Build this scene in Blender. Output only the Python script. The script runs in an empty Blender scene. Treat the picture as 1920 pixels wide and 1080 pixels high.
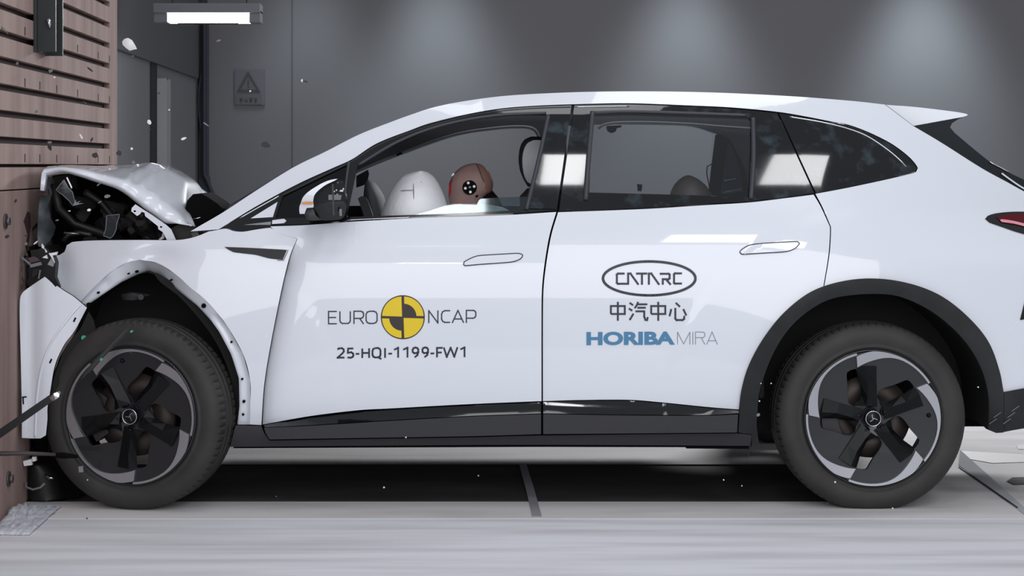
import bpy, bmesh, math, random
import numpy as np
from mathutils import Vector, Matrix
from mathutils.geometry import delaunay_2d_cdt

random.seed(7)
PI = math.pi
SC = bpy.context.scene
C = SC.collection

# ------------------------------------------------------------------ camera
F = 3304.0; D0 = 7.0; VX = 818.0; HY = 311.0; CH = 1.365     # focal length in px, distance, vanishing point, eye height
cam_d = bpy.data.cameras.new('camera'); cam = bpy.data.objects.new('camera', cam_d); C.objects.link(cam)
cam.location = (0, -D0, CH); cam.rotation_euler = (PI / 2, 0, 0)
cam_d.sensor_width = 36; cam_d.lens = F / 1920 * 36
cam_d.shift_x = (960 - VX) / 1920; cam_d.shift_y = -(540 - HY) / 1920
cam_d.clip_end = 200
SC.camera = cam
SC.view_settings.view_transform = 'Standard'; SC.view_settings.look = 'None'
SC.view_settings.gamma = 1; SC.view_settings.use_curve_mapping = False
SC.view_settings.exposure = 0.0

# ------------------------------------------------------------------ world and lights
w = bpy.data.worlds.new('hall_ambient'); SC.world = w; w.use_nodes = True
bg = w.node_tree.nodes['Background']; bg.inputs[0].default_value = (0.52, 0.535, 0.575, 1); bg.inputs[1].default_value = 0.6

def area(name, loc, target, sx, sy, power, col=(0.97, 0.985, 1.0), spread=180):
    l = bpy.data.lights.new(name, 'AREA'); l.shape = 'RECTANGLE'; l.size = sx; l.size_y = sy
    l.energy = power; l.color = col; l.spread = math.radians(spread)
    o = bpy.data.objects.new(name, l); C.objects.link(o); o.location = loc
    o.rotation_euler = (Vector(target) - Vector(loc)).to_track_quat('-Z', 'Y').to_euler()
    return o
def spot(name, loc, target, power, angle, col, blend=1.0, r=0.3):
    l = bpy.data.lights.new(name, 'SPOT'); l.energy = power; l.spot_size = math.radians(angle); l.spot_blend = blend
    l.color = col; l.shadow_soft_size = r
    o = bpy.data.objects.new(name, l); C.objects.link(o); o.location = loc
    o.rotation_euler = (Vector(target) - Vector(loc)).to_track_quat('-Z', 'Y').to_euler()
    return o
# banks of hall lamps on the camera side, over the car and beyond it
area('hall_light', (0.9, -10.0, 3.4), (0.9, 0.0, 0.9), 11.0, 4.6, 430)
area('hall_light', (1.4, 0.3, 6.4), (0.8, 0.6, 0.0), 5.0, 1.6, 80)
area('hall_light', (3.3, 9.4, 3.5), (1.0, 1.2, 0.0), 4.0, 0.6, 85, spread=64)
for x0, x1, yc, sy, e in ((-0.30, 0.38, -4.95, 1.0, 24), (0.78, 1.10, -4.0, 0.82, 14), (2.42, 3.62, -4.0, 0.82, 40), (-0.35, 0.25, -8.9, 0.5, 16), (2.1, 3.6, -7.9, 0.9, 44)):
    area('hall_light', ((x0 + x1) / 2, yc, 5.3), ((x0 + x1) / 2, yc - .001, 0), x1 - x0, sy, e)
YB = 11.0                                                       # back wall
def wallx(px, Y): return (px - VX) * (D0 + Y) / F
for px, e in ((575, 14), (822, 30), (1285, 34), (1730, 46)):
    spot('wall_light', (wallx(px, YB), YB - 0.75, 3.9), (wallx(px, YB), YB - 0.10, 1.6), e * 6.5, 62, (0.80, 0.95, 0.98))

# ------------------------------------------------------------------ basic helpers
def W(px, py, y):
    k = (D0 + y) / F
    return Vector(((px - VX) * k, y, CH - (py - HY) * k))
def tag(o, label=None, cat=None, group=None, kind=None):
    if label: o['label'] = label
    if cat: o['category'] = cat
    if group: o['group'] = group
    if kind: o['kind'] = kind
    return o
def empty(name, loc=(0, 0, 0), label=None, cat=None, group=None, parent=None):
    o = bpy.data.objects.new(name, None); C.objects.link(o); o.location = loc
    o.empty_display_size = 0.1
    if parent: o.parent = parent
    return tag(o, label, cat, group)
def obj(name, bm, mats, parent=None, smooth=False):
    me = bpy.data.meshes.new(name); bm.to_mesh(me); bm.free()
    if not isinstance(mats, (list, tuple)): mats = [mats]
    for m in mats: me.materials.append(m)
    if smooth:
        for p in me.polygons: p.use_smooth = True
    o = bpy.data.objects.new(name, me); C.objects.link(o)
    if parent:
        o.parent = parent
        # parts are modelled in world space; take out the thing's own position
        off = Vector((0, 0, 0)); q = parent
        while q: off += Vector(q.location); q = q.parent
        o.location = -off if parent.name not in LOCAL else (0, 0, 0)
    return o
LOCAL = set()
def srgb(r, g, b):
    f = lambda c: (c / 255 / 12.92) if c / 255 <= 0.04045 else ((c / 255 + 0.055) / 1.055) ** 2.4
    return (f(r), f(g), f(b), 1)

# ------------------------------------------------------------------ materials
def mat(name, col, rough=0.5, metal=0.0, coat=0.0, spec=0.5, noise=None, bump=None, emit=None, trans=0.0, alpha=1.0, ior=1.45, coatr=0.03):
    m = bpy.data.materials.new(name); m.use_nodes = True; nt = m.node_tree; b = nt.nodes['Principled BSDF']
    b.inputs['Base Color'].default_value = col if len(col) == 4 else (*col, 1)
    b.inputs['Roughness'].default_value = rough; b.inputs['Metallic'].default_value = metal
    b.inputs['Coat Weight'].default_value = coat; b.inputs['Coat Roughness'].default_value = coatr
    b.inputs['Specular IOR Level'].default_value = spec; b.inputs['IOR'].default_value = ior
    b.inputs['Transmission Weight'].default_value = trans; b.inputs['Alpha'].default_value = alpha
    if emit: b.inputs['Emission Color'].default_value = (*emit[:3], 1); b.inputs['Emission Strength'].default_value = emit[3]
    tc = nt.nodes.new('ShaderNodeTexCoord')
    if noise:                                   # (colour2, scale xyz, detail, lo, hi)
        c2, sc, det, lo, hi = noise
        mp = nt.nodes.new('ShaderNodeMapping'); nt.links.new(tc.outputs['Object'], mp.inputs[0]); mp.inputs['Scale'].default_value = sc
        n = nt.nodes.new('ShaderNodeTexNoise'); n.inputs['Scale'].default_value = 1.0; n.inputs['Detail'].default_value = det
        nt.links.new(mp.outputs[0], n.inputs['Vector'])
        r = nt.nodes.new('ShaderNodeValToRGB'); r.color_ramp.elements[0].position = lo; r.color_ramp.elements[1].position = hi
        r.color_ramp.elements[0].color = col if len(col) == 4 else (*col, 1); r.color_ramp.elements[1].color = c2
        nt.links.new(n.outputs[0], r.inputs[0]); nt.links.new(r.outputs[0], b.inputs['Base Color'])
    if bump:
        sc, st, dist = bump
        mp = nt.nodes.new('ShaderNodeMapping'); nt.links.new(tc.outputs['Object'], mp.inputs[0]); mp.inputs['Scale'].default_value = sc
        n = nt.nodes.new('ShaderNodeTexNoise'); n.inputs['Scale'].default_value = 1.0; n.inputs['Detail'].default_value = 4
        nt.links.new(mp.outputs[0], n.inputs['Vector'])
        bp = nt.nodes.new('ShaderNodeBump'); bp.inputs['Strength'].default_value = st; bp.inputs['Distance'].default_value = dist
        nt.links.new(n.outputs[0], bp.inputs['Height']); nt.links.new(bp.outputs[0], b.inputs['Normal'])
    return m
M = {}
M['white'] = mat('white_car_paint', srgb(226, 230, 240), rough=0.28, coat=1.0)
M['black_gloss'] = mat('black_gloss_trim', srgb(16, 17, 20), rough=0.08, coat=0.6)
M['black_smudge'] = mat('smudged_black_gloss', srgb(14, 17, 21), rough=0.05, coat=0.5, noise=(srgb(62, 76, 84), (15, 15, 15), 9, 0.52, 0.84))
M['cladding'] = mat('dark_grey_plastic', srgb(50, 50, 54), rough=0.5)
M['cladding_low'] = mat('dark_sill_plastic', srgb(44, 44, 48), rough=0.6)
M['arch'] = mat('black_arch_plastic', srgb(30, 31, 33), rough=0.62, noise=(srgb(40, 41, 43), (8, 8, 8), 4, 0.4, 0.7))
M['liner'] = mat('black_wheel_liner', srgb(20, 20, 21), rough=0.8)
M['dark'] = mat('dark_interior', srgb(38, 39, 44), rough=0.7)
M['black'] = mat('matt_black', srgb(15, 15, 16), rough=0.95, spec=0.08)
M['rubber'] = mat('window_rubber', srgb(62, 62, 70), rough=0.5)
M['tyre'] = mat('tyre_rubber', srgb(42, 41, 41), rough=0.62, noise=(srgb(56, 54, 53), (6, 6, 6), 5, 0.35, 0.75))
M['wheel_black'] = mat('wheel_black', srgb(34, 35, 39), rough=0.28, coat=0.3)
M['wheel_gloss'] = mat('wheel_gloss_black', srgb(14, 15, 17), rough=0.35, spec=0.25)
M['silver'] = mat('machined_silver', srgb(176, 178, 184), rough=0.28, metal=0.85)
M['chrome'] = mat('chrome', srgb(215, 217, 222), rough=0.12, metal=1.0)
M['disc'] = mat('brake_disc_steel', srgb(66, 58, 56), rough=0.5, metal=0.6)
M['ink'] = mat('dark_decal_ink', srgb(44, 44, 56), rough=0.4)
M['ink_bold'] = mat('navy_decal_ink', srgb(38, 40, 54), rough=0.4)
M['yellow'] = mat('yellow_decal', srgb(232, 200, 22), rough=0.4)
M['blue'] = mat('blue_decal', srgb(72, 128, 168), rough=0.4)
M['thin'] = mat('grey_decal', srgb(120, 126, 140), rough=0.4)
M['roundel'] = mat('brown_black_decal', srgb(48, 38, 34), rough=0.4)
M['red'] = mat('red_tail_lens', srgb(84, 12, 22), rough=0.15, spec=0.4)
M['pinklamp'] = mat('pale_red_lamp_bar', srgb(226, 150, 165), rough=0.2)
M['amber'] = mat('amber_indicator', srgb(214, 140, 70), rough=0.25)
M['skin'] = mat('brown_rubber_skin', srgb(142, 116, 112), rough=0.5, noise=(srgb(126, 100, 97), (9, 9, 9), 3, 0.35, 0.7))
M['skin2'] = mat('darker_brown_rubber_skin', srgb(122, 90, 82), rough=0.55)
M['skin3'] = mat('dark_brown_rubber_skin', srgb(84, 72, 68), rough=0.5)
M['seam'] = mat('seam_line', srgb(50, 24, 24), rough=0.7)
M['facered'] = mat('red_face_paint', srgb(190, 40, 44), rough=0.6)
M['white_dot'] = mat('white_marker', srgb(235, 232, 232), rough=0.5)
M['bag'] = mat('airbag_cloth', srgb(244, 244, 250), rough=0.85, bump=((26, 26, 26), 0.35, 0.01))
M['greybag'] = mat('grey_airbag_cloth', srgb(120, 122, 132), rough=0.85)
M['seat'] = mat('pale_seat_fabric', srgb(178, 178, 184), rough=0.8)
M['seatdark'] = mat('dark_seat_fabric', srgb(48, 48, 54), rough=0.75)
M['trimpale'] = mat('pale_inner_trim', srgb(150, 152, 158), rough=0.5)
M['cloth'] = mat('dark_clothing', srgb(70, 66, 72), rough=0.85)
M['wall'] = mat('grey_wall_panel', srgb(119, 118, 122), rough=0.55, noise=(srgb(124, 123, 128), (0.6, 0.6, 0.25), 2, 0.35, 0.7))
M['wall_side'] = mat('grey_side_wall', srgb(130, 131, 134), rough=0.6, noise=(srgb(134, 135, 139), (0.6, 0.6, 0.2), 2, 0.35, 0.7))
M['wall_dark'] = mat('dark_grey_lintel', srgb(98, 98, 100), rough=0.6)
M['wall_post'] = mat('pale_grey_post', srgb(170, 170, 174), rough=0.5)
M['gap'] = mat('dark_gap', srgb(52, 50, 56), rough=0.8)
M['floor'] = mat('worn_pale_concrete', srgb(220, 217, 218), rough=0.75, spec=0.25, noise=(srgb(192, 188, 189), (0.9, 3.6, 1), 8, 0.45, 0.72), bump=((12, 12, 12), 0.1, 0.01))
M['plate'] = mat('pale_steel_plate', srgb(222, 222, 228), rough=0.6, noise=(srgb(190, 188, 192), (0.8, 9, 1), 9, 0.42, 0.75))
M['line'] = mat('bright_edge_line', srgb(214, 216, 222), rough=0.4)
M['pit'] = mat('black_pit_cover', srgb(62, 59, 60), rough=0.8, spec=0.15, noise=(srgb(82, 79, 80), (1.2, 3, 1), 6, 0.45, 0.75))
M['tape'] = mat('grey_tape', srgb(150, 148, 153), rough=0.6)
M['board'] = mat('plywood_brown', srgb(166, 145, 139), rough=0.8, spec=0.2, noise=(srgb(140, 118, 112), (3.0, 7, 0.9), 7, 0.38, 0.68), bump=((5, 14, 3), 0.15, 0.01))
M['groove'] = mat('dark_groove', srgb(50, 36, 38), rough=0.9)
M['stain'] = mat('dark_oil_mark', srgb(66, 48, 50), rough=0.7)
M['bracket'] = mat('black_steel', srgb(44, 47, 49), rough=0.45)
M['steel'] = mat('bolt_steel', srgb(105, 98, 98), rough=0.4, metal=0.6)
M['sheet'] = mat('crumpled_plastic', srgb(216, 218, 228), rough=0.3, alpha=0.85, bump=((22, 22, 22), 0.5, 0.02))
M['greyplastic'] = mat('grey_bumper_plastic', srgb(100, 106, 110), rough=0.4, noise=(srgb(66, 70, 73), (6, 6, 10), 4, 0.4, 0.65))
M['engine'] = mat('black_engine_plastic', srgb(25, 24, 25), rough=0.5)
M['engine2'] = mat('dark_metal_parts', srgb(58, 56, 58), rough=0.42, metal=0.5)
M['brown'] = mat('brown_debris', srgb(84, 66, 68), rough=0.7)
M['rod'] = mat('dark_rod', srgb(62, 52, 54), rough=0.45)
M['strap'] = mat('black_strap', srgb(26, 26, 29), rough=0.5)
M['green'] = mat('green_marker', srgb(60, 160, 135), rough=0.5)
M['frag_white'] = mat('white_fragment', srgb(240, 240, 244), rough=0.4)
M['frag_dark'] = mat('dark_fragment', srgb(48, 42, 46), rough=0.5)
M['frag_grey'] = mat('grey_fragment', srgb(120, 122, 128), rough=0.5)
M['tube'] = mat('lamp_diffuser', srgb(255, 255, 255), rough=0.5, emit=(1, 1, 1, 9))
M['sign'] = mat('faded_sign_panel', srgb(104, 104, 106), rough=0.6)
M['sign_dark'] = mat('faded_sign_print', srgb(78, 79, 84), rough=0.6)
M['cable'] = mat('dark_blue_grey_cable', srgb(62, 62, 74), rough=0.6)
def glass(name, tint, rough=0.02, mixv=0.82, bumpy=False):
    m = bpy.data.materials.new(name); m.use_nodes = True; nt = m.node_tree; nt.nodes.clear()
    out = nt.nodes.new('ShaderNodeOutputMaterial'); mx = nt.nodes.new('ShaderNodeMixShader')
    t = nt.nodes.new('ShaderNodeBsdfTransparent'); t.inputs[0].default_value = tint
    g = nt.nodes.new('ShaderNodeBsdfGlossy'); g.inputs['Roughness'].default_value = rough; g.inputs[0].default_value = (0.9, 0.95, 1, 1)
    fr = nt.nodes.new('ShaderNodeFresnel'); fr.inputs[0].default_value = 1.5
    ma = nt.nodes.new('ShaderNodeMath'); ma.operation = 'MULTIPLY_ADD'; ma.inputs[1].default_value = 1.0; ma.inputs[2].default_value = 1 - mixv - 0.04
    nt.links.new(fr.outputs[0], ma.inputs[0]); nt.links.new(ma.outputs[0], mx.inputs[0])
    nt.links.new(t.outputs[0], mx.inputs[1]); nt.links.new(g.outputs[0], mx.inputs[2]); nt.links.new(mx.outputs[0], out.inputs[0])
    return m
M['glass'] = glass('clear_window_glass', (0.93, 0.95, 0.96, 1), mixv=0.96)
M['glass_dark'] = glass('tinted_window_glass', (0.16, 0.18, 0.20, 1), mixv=0.96)
M['glass_screen'] = glass('windscreen_glass', (0.30, 0.33, 0.35, 1), mixv=0.94)
M['glass_teal'] = glass('broken_teal_glass', (0.52, 0.62, 0.64, 1), rough=0.04, mixv=0.93)
M['shard'] = glass('clear_lens_plastic', (0.72, 0.74, 0.76, 1), rough=0.06, mixv=0.955)

# ------------------------------------------------------------------ 2D fill -> surface panels
def spline(pts, step=6.0, closed=True):
    """points (x,y) are smooth, (x,y,1) are corners; returns a dense polyline"""
    P = [Vector((p[0], p[1])) for p in pts]; K = [len(p) > 2 for p in pts]; n = len(P); out = []
    rng = n if closed else n - 1
    for i in range(rng):
        a, b = P[i], P[(i + 1) % n]
        ia, ib = i, (i + 1) % n
        if K[ia] or (not closed and i == 0): t0 = b - a
        else: t0 = (b - P[i - 1]) * 0.5
        if K[ib] or (not closed and ib == n - 1): t1 = b - a
        else: t1 = (P[(i + 2) % n] - a) * 0.5
        L = (b - a).length
        if t0.length > L * 1.2: t0 = t0.normalized() * L * 1.2
        if t1.length > L * 1.2: t1 = t1.normalized() * L * 1.2
        m = max(1, int(L / step))
        if K[ia] and K[ib]: m = max(1, int(L / (step * 1.5)))
        for k in range(m):
            t = k / m; t2, t3 = t * t, t * t * t
            q = a * (2 * t3 - 3 * t2 + 1) + t0 * (t3 - 2 * t2 + t) + b * (-2 * t3 + 3 * t2) + t1 * (t3 - t2)
            out.append((q.x, q.y))
    if not closed: out.append((P[-1].x, P[-1].y))
    return out
def inside(poly, X, Y):
    r = np.zeros(X.shape, bool); n = len(poly); j = n - 1
    for i in range(n):
        xi, yi = poly[i]; xj, yj = poly[j]
        if yi != yj:
            c = ((yi > Y) != (yj > Y)) & (X < (xj - xi) * (Y - yi) / (yj - yi) + xi)
            r ^= c
        j = i
    return r
def fill(loops, grid):
    xs = [p[0] for p in loops[0]]; ys_ = [p[1] for p in loops[0]]
    gx = np.arange(min(xs) + grid * 0.37, max(xs), grid); gy = np.arange(min(ys_) + grid * 0.41, max(ys_), grid)
    V = []; E = []
    for lp in loops:
        s = len(V); V += [Vector(p) for p in lp]; E += [(s + i, s + (i + 1) % len(lp)) for i in range(len(lp))]
    if len(gx) and len(gy):
        GX, GY = np.meshgrid(gx, gy); GX = GX.ravel(); GY = GY.ravel()
        ok = inside(loops[0], GX, GY)
        for h in loops[1:]: ok &= ~inside(h, GX, GY)
        GX, GY = GX[ok], GY[ok]
        B = np.array([(v.x, v.y) for v in V])
        if len(GX):
            keep = np.ones(len(GX), bool)
            for i0 in range(0, len(GX), 400):
                d = np.hypot(GX[i0:i0 + 400, None] - B[None, :, 0], GY[i0:i0 + 400, None] - B[None, :, 1]).min(axis=1)
                keep[i0:i0 + 400] = d > grid * 0.55
            V += [Vector((a, b)) for a, b in zip(GX[keep], GY[keep])]
    r = delaunay_2d_cdt(V, E, [], 0, 1e-6)
    v, e, f = r[0], r[1], r[2]
    cx = np.array([sum(v[i].x for i in t) / 3 for t in f]); cy = np.array([sum(v[i].y for i in t) / 3 for t in f])
    ok = inside(loops[0], cx, cy)
    for h in loops[1:]: ok &= ~inside(h, cx, cy)
    return [(p.x, p.y) for p in v], [f[i] for i in range(len(f)) if ok[i]]
def shell(bm, loops, grid, fn, back, mi_side=0, crisp=True):
    """fill the loops, map the points with fn(x,y) and give the sheet depth: back is a vector or a function"""
    v2, tr = fill(loops, grid)
    fv = [bm.verts.new(fn(x, y)) for x, y in v2]
    bk = back if callable(back) else (lambda p: p + Vector(back))
    bv = [bm.verts.new(bk(v.co)) for v in fv]
    cnt = {}
    ff = []
    for t in tr:
        a, b, c = t
        n = (fv[b].co - fv[a].co).cross(fv[c].co - fv[a].co)
        d = bv[a].co - fv[a].co
        if n.dot(d) > 0: a, b, c = a, c, b
        try: f = bm.faces.new((fv[a], fv[b], fv[c]))
        except ValueError: continue
        f.smooth = True; ff.append(f)
        g = bm.faces.new((bv[a], bv[c], bv[b])); g.material_index = mi_side; g.smooth = True
        for e in ((a, b), (b, c), (c, a)):
            cnt[e] = cnt.get(e, 0) + 1
    for (a, b) in list(cnt):
        if (b, a) not in cnt:
            g = bm.faces.new((fv[b], fv[a], bv[a], bv[b])); g.material_index = mi_side
            e = bm.edges.get((fv[a], fv[b]));  e.smooth = False
            e = bm.edges.get((bv[a], bv[b]));  e.smooth = False
    for vv in list(bm.verts):
        if not vv.link_faces: bm.verts.remove(vv)
def panel(name, pts, mats, parent, holes=(), grid=11, yfn=None, off=0.0, thick=0.018, step=6, raw=False):
    yf = yfn or ys
    loops = [pts if raw else spline(pts, step)] + [h if raw else spline(h, step) for h in holes]
    bm = bmesh.new()
    shell(bm, loops, grid, lambda x, y: W(x, y, yf(x, y) + off), (0, thick, 0), 1 if isinstance(mats, (list, tuple)) and len(mats) > 1 else 0)
    return obj(name, bm, mats, parent)

def herm(keys, x):
    if x <= keys[0][0]: return keys[0][1]
    if x >= keys[-1][0]: return keys[-1][1]
    for i in range(len(keys) - 1):
        if x <= keys[i + 1][0]:
            x0, y0 = keys[i]; x1, y1 = keys[i + 1]; h = x1 - x0; t = (x - x0) / h
            m0 = (y1 - keys[i - 1][1]) / (x1 - keys[i - 1][0]) if i > 0 else (y1 - y0) / h
            m1 = (keys[i + 2][1] - y0) / (keys[i + 2][0] - x0) if i + 2 < len(keys) else (y1 - y0) / h
            return (2 * t ** 3 - 3 * t * t + 1) * y0 + (t ** 3 - 2 * t * t + t) * h * m0 + (3 * t * t - 2 * t ** 3) * y1 + (t ** 3 - t * t) * h * m1
YK = [(150, .400), (172, .360), (200, .285), (250, .225), (310, .168), (395, .098), (430, .0735), (462, .055), (480, .0465), (520, .034), (580, .026), (660, .022), (730, .024), (770, .036), (800, .062), (840, .085), (900, .1)]
def ys(px, py):
    """depth of the car's near flank at a photo position"""
    y = herm(YK, py)
    if px < 560: y += 0.06 * ((560 - px) / 300) ** 2 * (1 if py > 300 else 1)
    if px > 1480: y += 0.20 * ((px - 1480) / 600) ** 2 + (0.10 * ((px - 1480) / 400) ** 2 if py < 400 else 0.10 * ((px - 1480) / 400) ** 2 * max(0, 1 - (py - 400) / 90))
    for cx, cy, a in ((1636, 785, .035), (250, 785, .03)):
        r = math.hypot(px - cx, py - cy) / 300
        if r < 1.3: y -= a * math.exp(-(r * r) * 1.6)
    return y

# strokes and lettering mapped onto a surface
def stroke_bm(bm, strokes, w, fn):
    for s in strokes:
        for i in range(len(s) - 1):
            a, b = Vector(s[i]), Vector(s[i + 1]); d = (b - a)
            if d.length < 1e-6: continue
            d.normalize(); n = Vector((-d.y, d.x)) * w / 2; e = d * (w / 2 if len(s) > 2 else 0)
            a2 = a - (e if i > 0 else Vector((0, 0))); b2 = b + (e if i < len(s) - 2 else Vector((0, 0)))
            L = (b2 - a2).length; m = max(1, int(L / 14))
            prev = None
            for k in range(m + 1):
                c = a2 + (b2 - a2) * k / m
                q = [bm.verts.new(fn(c.x + n.x, c.y + n.y)), bm.verts.new(fn(c.x - n.x, c.y - n.y))]
                if prev: bm.faces.new((prev[0], prev[1], q[1], q[0]))
                prev = q
def decal(name, strokes, w, m, parent, yfn=None, off=-0.0018):
    yf = yfn or ys; bm = bmesh.new(); stroke_bm(bm, strokes, w, lambda x, y: W(x, y, yf(x, y) + off))
    fix_front(bm); return obj(name, bm, m, parent)
def fix_front(bm):
    bm.normal_update()
    for f in bm.faces:
        if f.normal.y > 0: f.normal_flip()
def text_decal(name, body, x0, y0, x1, y1, m, parent, bold=0.0, yfn=None, off=-0.0018, slant=0.0):
    cu = bpy.data.curves.new(name, 'FONT'); cu.body = body; cu.size = 1; cu.offset = bold; cu.resolution_u = 6
    t = bpy.data.objects.new(name, cu); C.objects.link(t)
    dg = bpy.context.evaluated_depsgraph_get(); me = bpy.data.meshes.new_from_object(t.evaluated_get(dg))
    bpy.data.objects.remove(t)
    xs = [v.co.x for v in me.vertices]; zs = [v.co.y for v in me.vertices]
    ax, bx_, ay, by = min(xs), max(xs), min(zs), max(zs); yf = yfn or ys
    bm = bmesh.new(); bm.from_mesh(me); bpy.data.meshes.remove(me)
    bmesh.ops.triangulate(bm, faces=bm.faces)
    for v in bm.verts:
        u = (v.co.x - ax) / (bx_ - ax); q = (v.co.y - ay) / (by - ay)
        px = x0 + u * (x1 - x0); py = y1 + q * (y0 - y1) + slant * u
        v.co = W(px, py, yf(px, py) + off)
    fix_front(bm); return obj(name, bm, m, parent)
def circ(cx, cy, rx, ry=None, a0=0, a1=360, n=40, closed=False):
    ry = ry or rx
    return [(cx + rx * math.cos(math.radians(a0 + (a1 - a0) * i / n)), cy - ry * math.sin(math.radians(a0 + (a1 - a0) * i / n))) for i in range(n + (0 if closed else 1))]

# solid helpers
def add_box(bm, x0, x1, y0, y1, z0, z1, mi=0, M4=None):
    vs = [bm.verts.new(Vector(p)) for p in ((x0, y0, z0), (x1, y0, z0), (x1, y1, z0), (x0, y1, z0), (x0, y0, z1), (x1, y0, z1), (x1, y1, z1), (x0, y1, z1))]
    for f in ((0, 3, 2, 1), (4, 5, 6, 7), (0, 1, 5, 4), (1, 2, 6, 5), (2, 3, 7, 6), (3, 0, 4, 7)):
        g = bm.faces.new([vs[i] for i in f]); g.material_index = mi
    if M4:
        for v in vs: v.co = M4 @ v.co
    return vs
def box(name, x0, x1, y0, y1, z0, z1, m, parent=None, bev=0.0):
    bm = bmesh.new(); add_box(bm, x0, x1, y0, y1, z0, z1)
    if bev: bmesh.ops.bevel(bm, geom=bm.edges[:], offset=bev, segments=2, affect='EDGES', profile=0.6)
    return obj(name, bm, m, parent)
def add_tube(bm, pts, r, n=10, cap=True, mi=0):
    pts = [Vector(p) for p in pts]; rings = []
    R = r if isinstance(r, (list, tuple)) else [r] * len(pts)
    up = None
    for i, p in enumerate(pts):
        t = (pts[min(i + 1, len(pts) - 1)] - pts[max(i - 1, 0)]).normalized()
        if up is None:
            up = t.cross(Vector((0, 0, 1)));
            if up.length < .1: up = t.cross(Vector((0, 1, 0)))
            up.normalize()
        up = (up - t * up.dot(t)).normalized(); s = t.cross(up)
        rings.append([bm.verts.new(p + (up * math.cos(2 * PI * k / n) + s * math.sin(2 * PI * k / n)) * R[i]) for k in range(n)])
    for i in range(len(rings) - 1):
        for k in range(n):
            f = bm.faces.new((rings[i][k], rings[i][(k + 1) % n], rings[i + 1][(k + 1) % n], rings[i + 1][k])); f.smooth = True; f.material_index = mi
    if cap:
        f = bm.faces.new(rings[0][::-1]); f.material_index = mi; f = bm.faces.new(rings[-1]); f.material_index = mi
def tube(name, pts, r, m, parent=None, n=10):
    bm = bmesh.new(); add_tube(bm, pts, r, n); bmesh.ops.recalc_face_normals(bm, faces=bm.faces); return obj(name, bm, m, parent)
def add_lathe(bm, prof, n=64, cx=0, cy=0, cz=0, mi=0, closed=False, angs=None, rfn=None):
    """revolve (radius, y) about the Y axis"""
    angs = angs or [2 * PI * k / n for k in range(n)]; n = len(angs); rows = []
    for j, (r, y) in enumerate(prof):
        row = []
        for k, a in enumerate(angs):
            rr = r + (rfn(j, k) if rfn else 0)
            row.append(bm.verts.new((cx + rr * math.cos(a), cy + y, cz + rr * math.sin(a))))
        rows.append(row)
    m = len(rows)
    for j in range(m if closed else m - 1):
        for k in range(n):
            f = bm.faces.new((rows[j][k], rows[(j + 1) % m][k], rows[(j + 1) % m][(k + 1) % n], rows[j][(k + 1) % n])); f.smooth = True; f.material_index = mi
    return rows
def loft(bm, rows, mi=0, smooth=True, flip=False):
    V = [[bm.verts.new(p) for p in r] for r in rows]
    for i in range(len(V) - 1):
        for j in range(len(V[0]) - 1):
            q = (V[i][j], V[i][j + 1], V[i + 1][j + 1], V[i + 1][j])
            f = bm.faces.new(q[::-1] if flip else q); f.smooth = smooth; f.material_index = mi
    return V
def inflate(bm, left, right, y, half, n=28, rings=26, e=2.0, top=None, bot=None, mi=0, closed_bottom=True):
    """closed body whose side outline is given by left/right edges (lists (py,px)) about depth y; half is a function of t"""
    top = top if top is not None else left[0][0]; bot = bot if bot is not None else left[-1][0]
    rows = []
    for i in range(rings + 1):
        t = i / rings; tt = (1 - math.cos(PI * t * (1 if closed_bottom else .5))) / (2 if closed_bottom else 1)
        py = top + (bot - top) * tt
        xl = np.interp(py, [p[0] for p in left], [p[1] for p in left]); xr = np.interp(py, [p[0] for p in right], [p[1] for p in right])
        h = half(tt); cx = (xl + xr) / 2; hw = max(0.2, (xr - xl) / 2)
        rows.append([W(cx + hw * math.copysign(abs(math.cos(a)) ** (2 / e), math.cos(a)), py, y - h * math.copysign(abs(math.sin(a)) ** (2 / e), math.sin(a))) for a in [2 * PI * k / n for k in range(n)]])
        # keep the height of the ring level in the place, not in the picture
        zc = W(cx, py, y).z; k0 = (D0 + y) / F
        for v_, a in zip(rows[-1], [2 * PI * k / n for k in range(n)]):
            v_.z = zc; v_.x = (cx - VX) * k0 + hw * k0 * math.copysign(abs(math.cos(a)) ** (2 / e), math.cos(a))
    V = [[bm.verts.new(p) for p in r] for r in rows]
    for i in range(len(V) - 1):
        for k in range(n):
            f = bm.faces.new((V[i][k], V[i + 1][k], V[i + 1][(k + 1) % n], V[i][(k + 1) % n])); f.smooth = True; f.material_index = mi
    f = bm.faces.new(V[0]); f.material_index = mi; f.smooth = True
    f = bm.faces.new(V[-1][::-1]); f.material_index = mi
    bmesh.ops.recalc_face_normals(bm, faces=bm.faces)
def slab(name, pts, y, thick, m, parent=None, smooth=False, bulge=0.0, grid=9, corners=True):
    """a plate with depth whose outline is in photo positions at depth y"""
    p = [(a[0], a[1], 1) if corners else a for a in pts]
    cx = sum(a[0] for a in pts) / len(pts); cy = sum(a[1] for a in pts) / len(pts)
    R = max(math.hypot(a[0] - cx, a[1] - cy) for a in pts)
    f = (lambda a, b: y + bulge * ((a - cx) ** 2 + (b - cy) ** 2) / R ** 2) if not callable(y) else y
    return panel(name, p, m, parent, yfn=f, thick=thick, grid=grid if bulge else max(30, grid), step=5)

# ================================================================== THE SETTING
def struct(name, bm_or_obj): return tag(bm_or_obj, kind='structure')
XB = -(VX - 30) / 472                                             # face of the crash block
XW = wallx(373, YB)                                               # side wall beyond the block
bm = bmesh.new()
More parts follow.
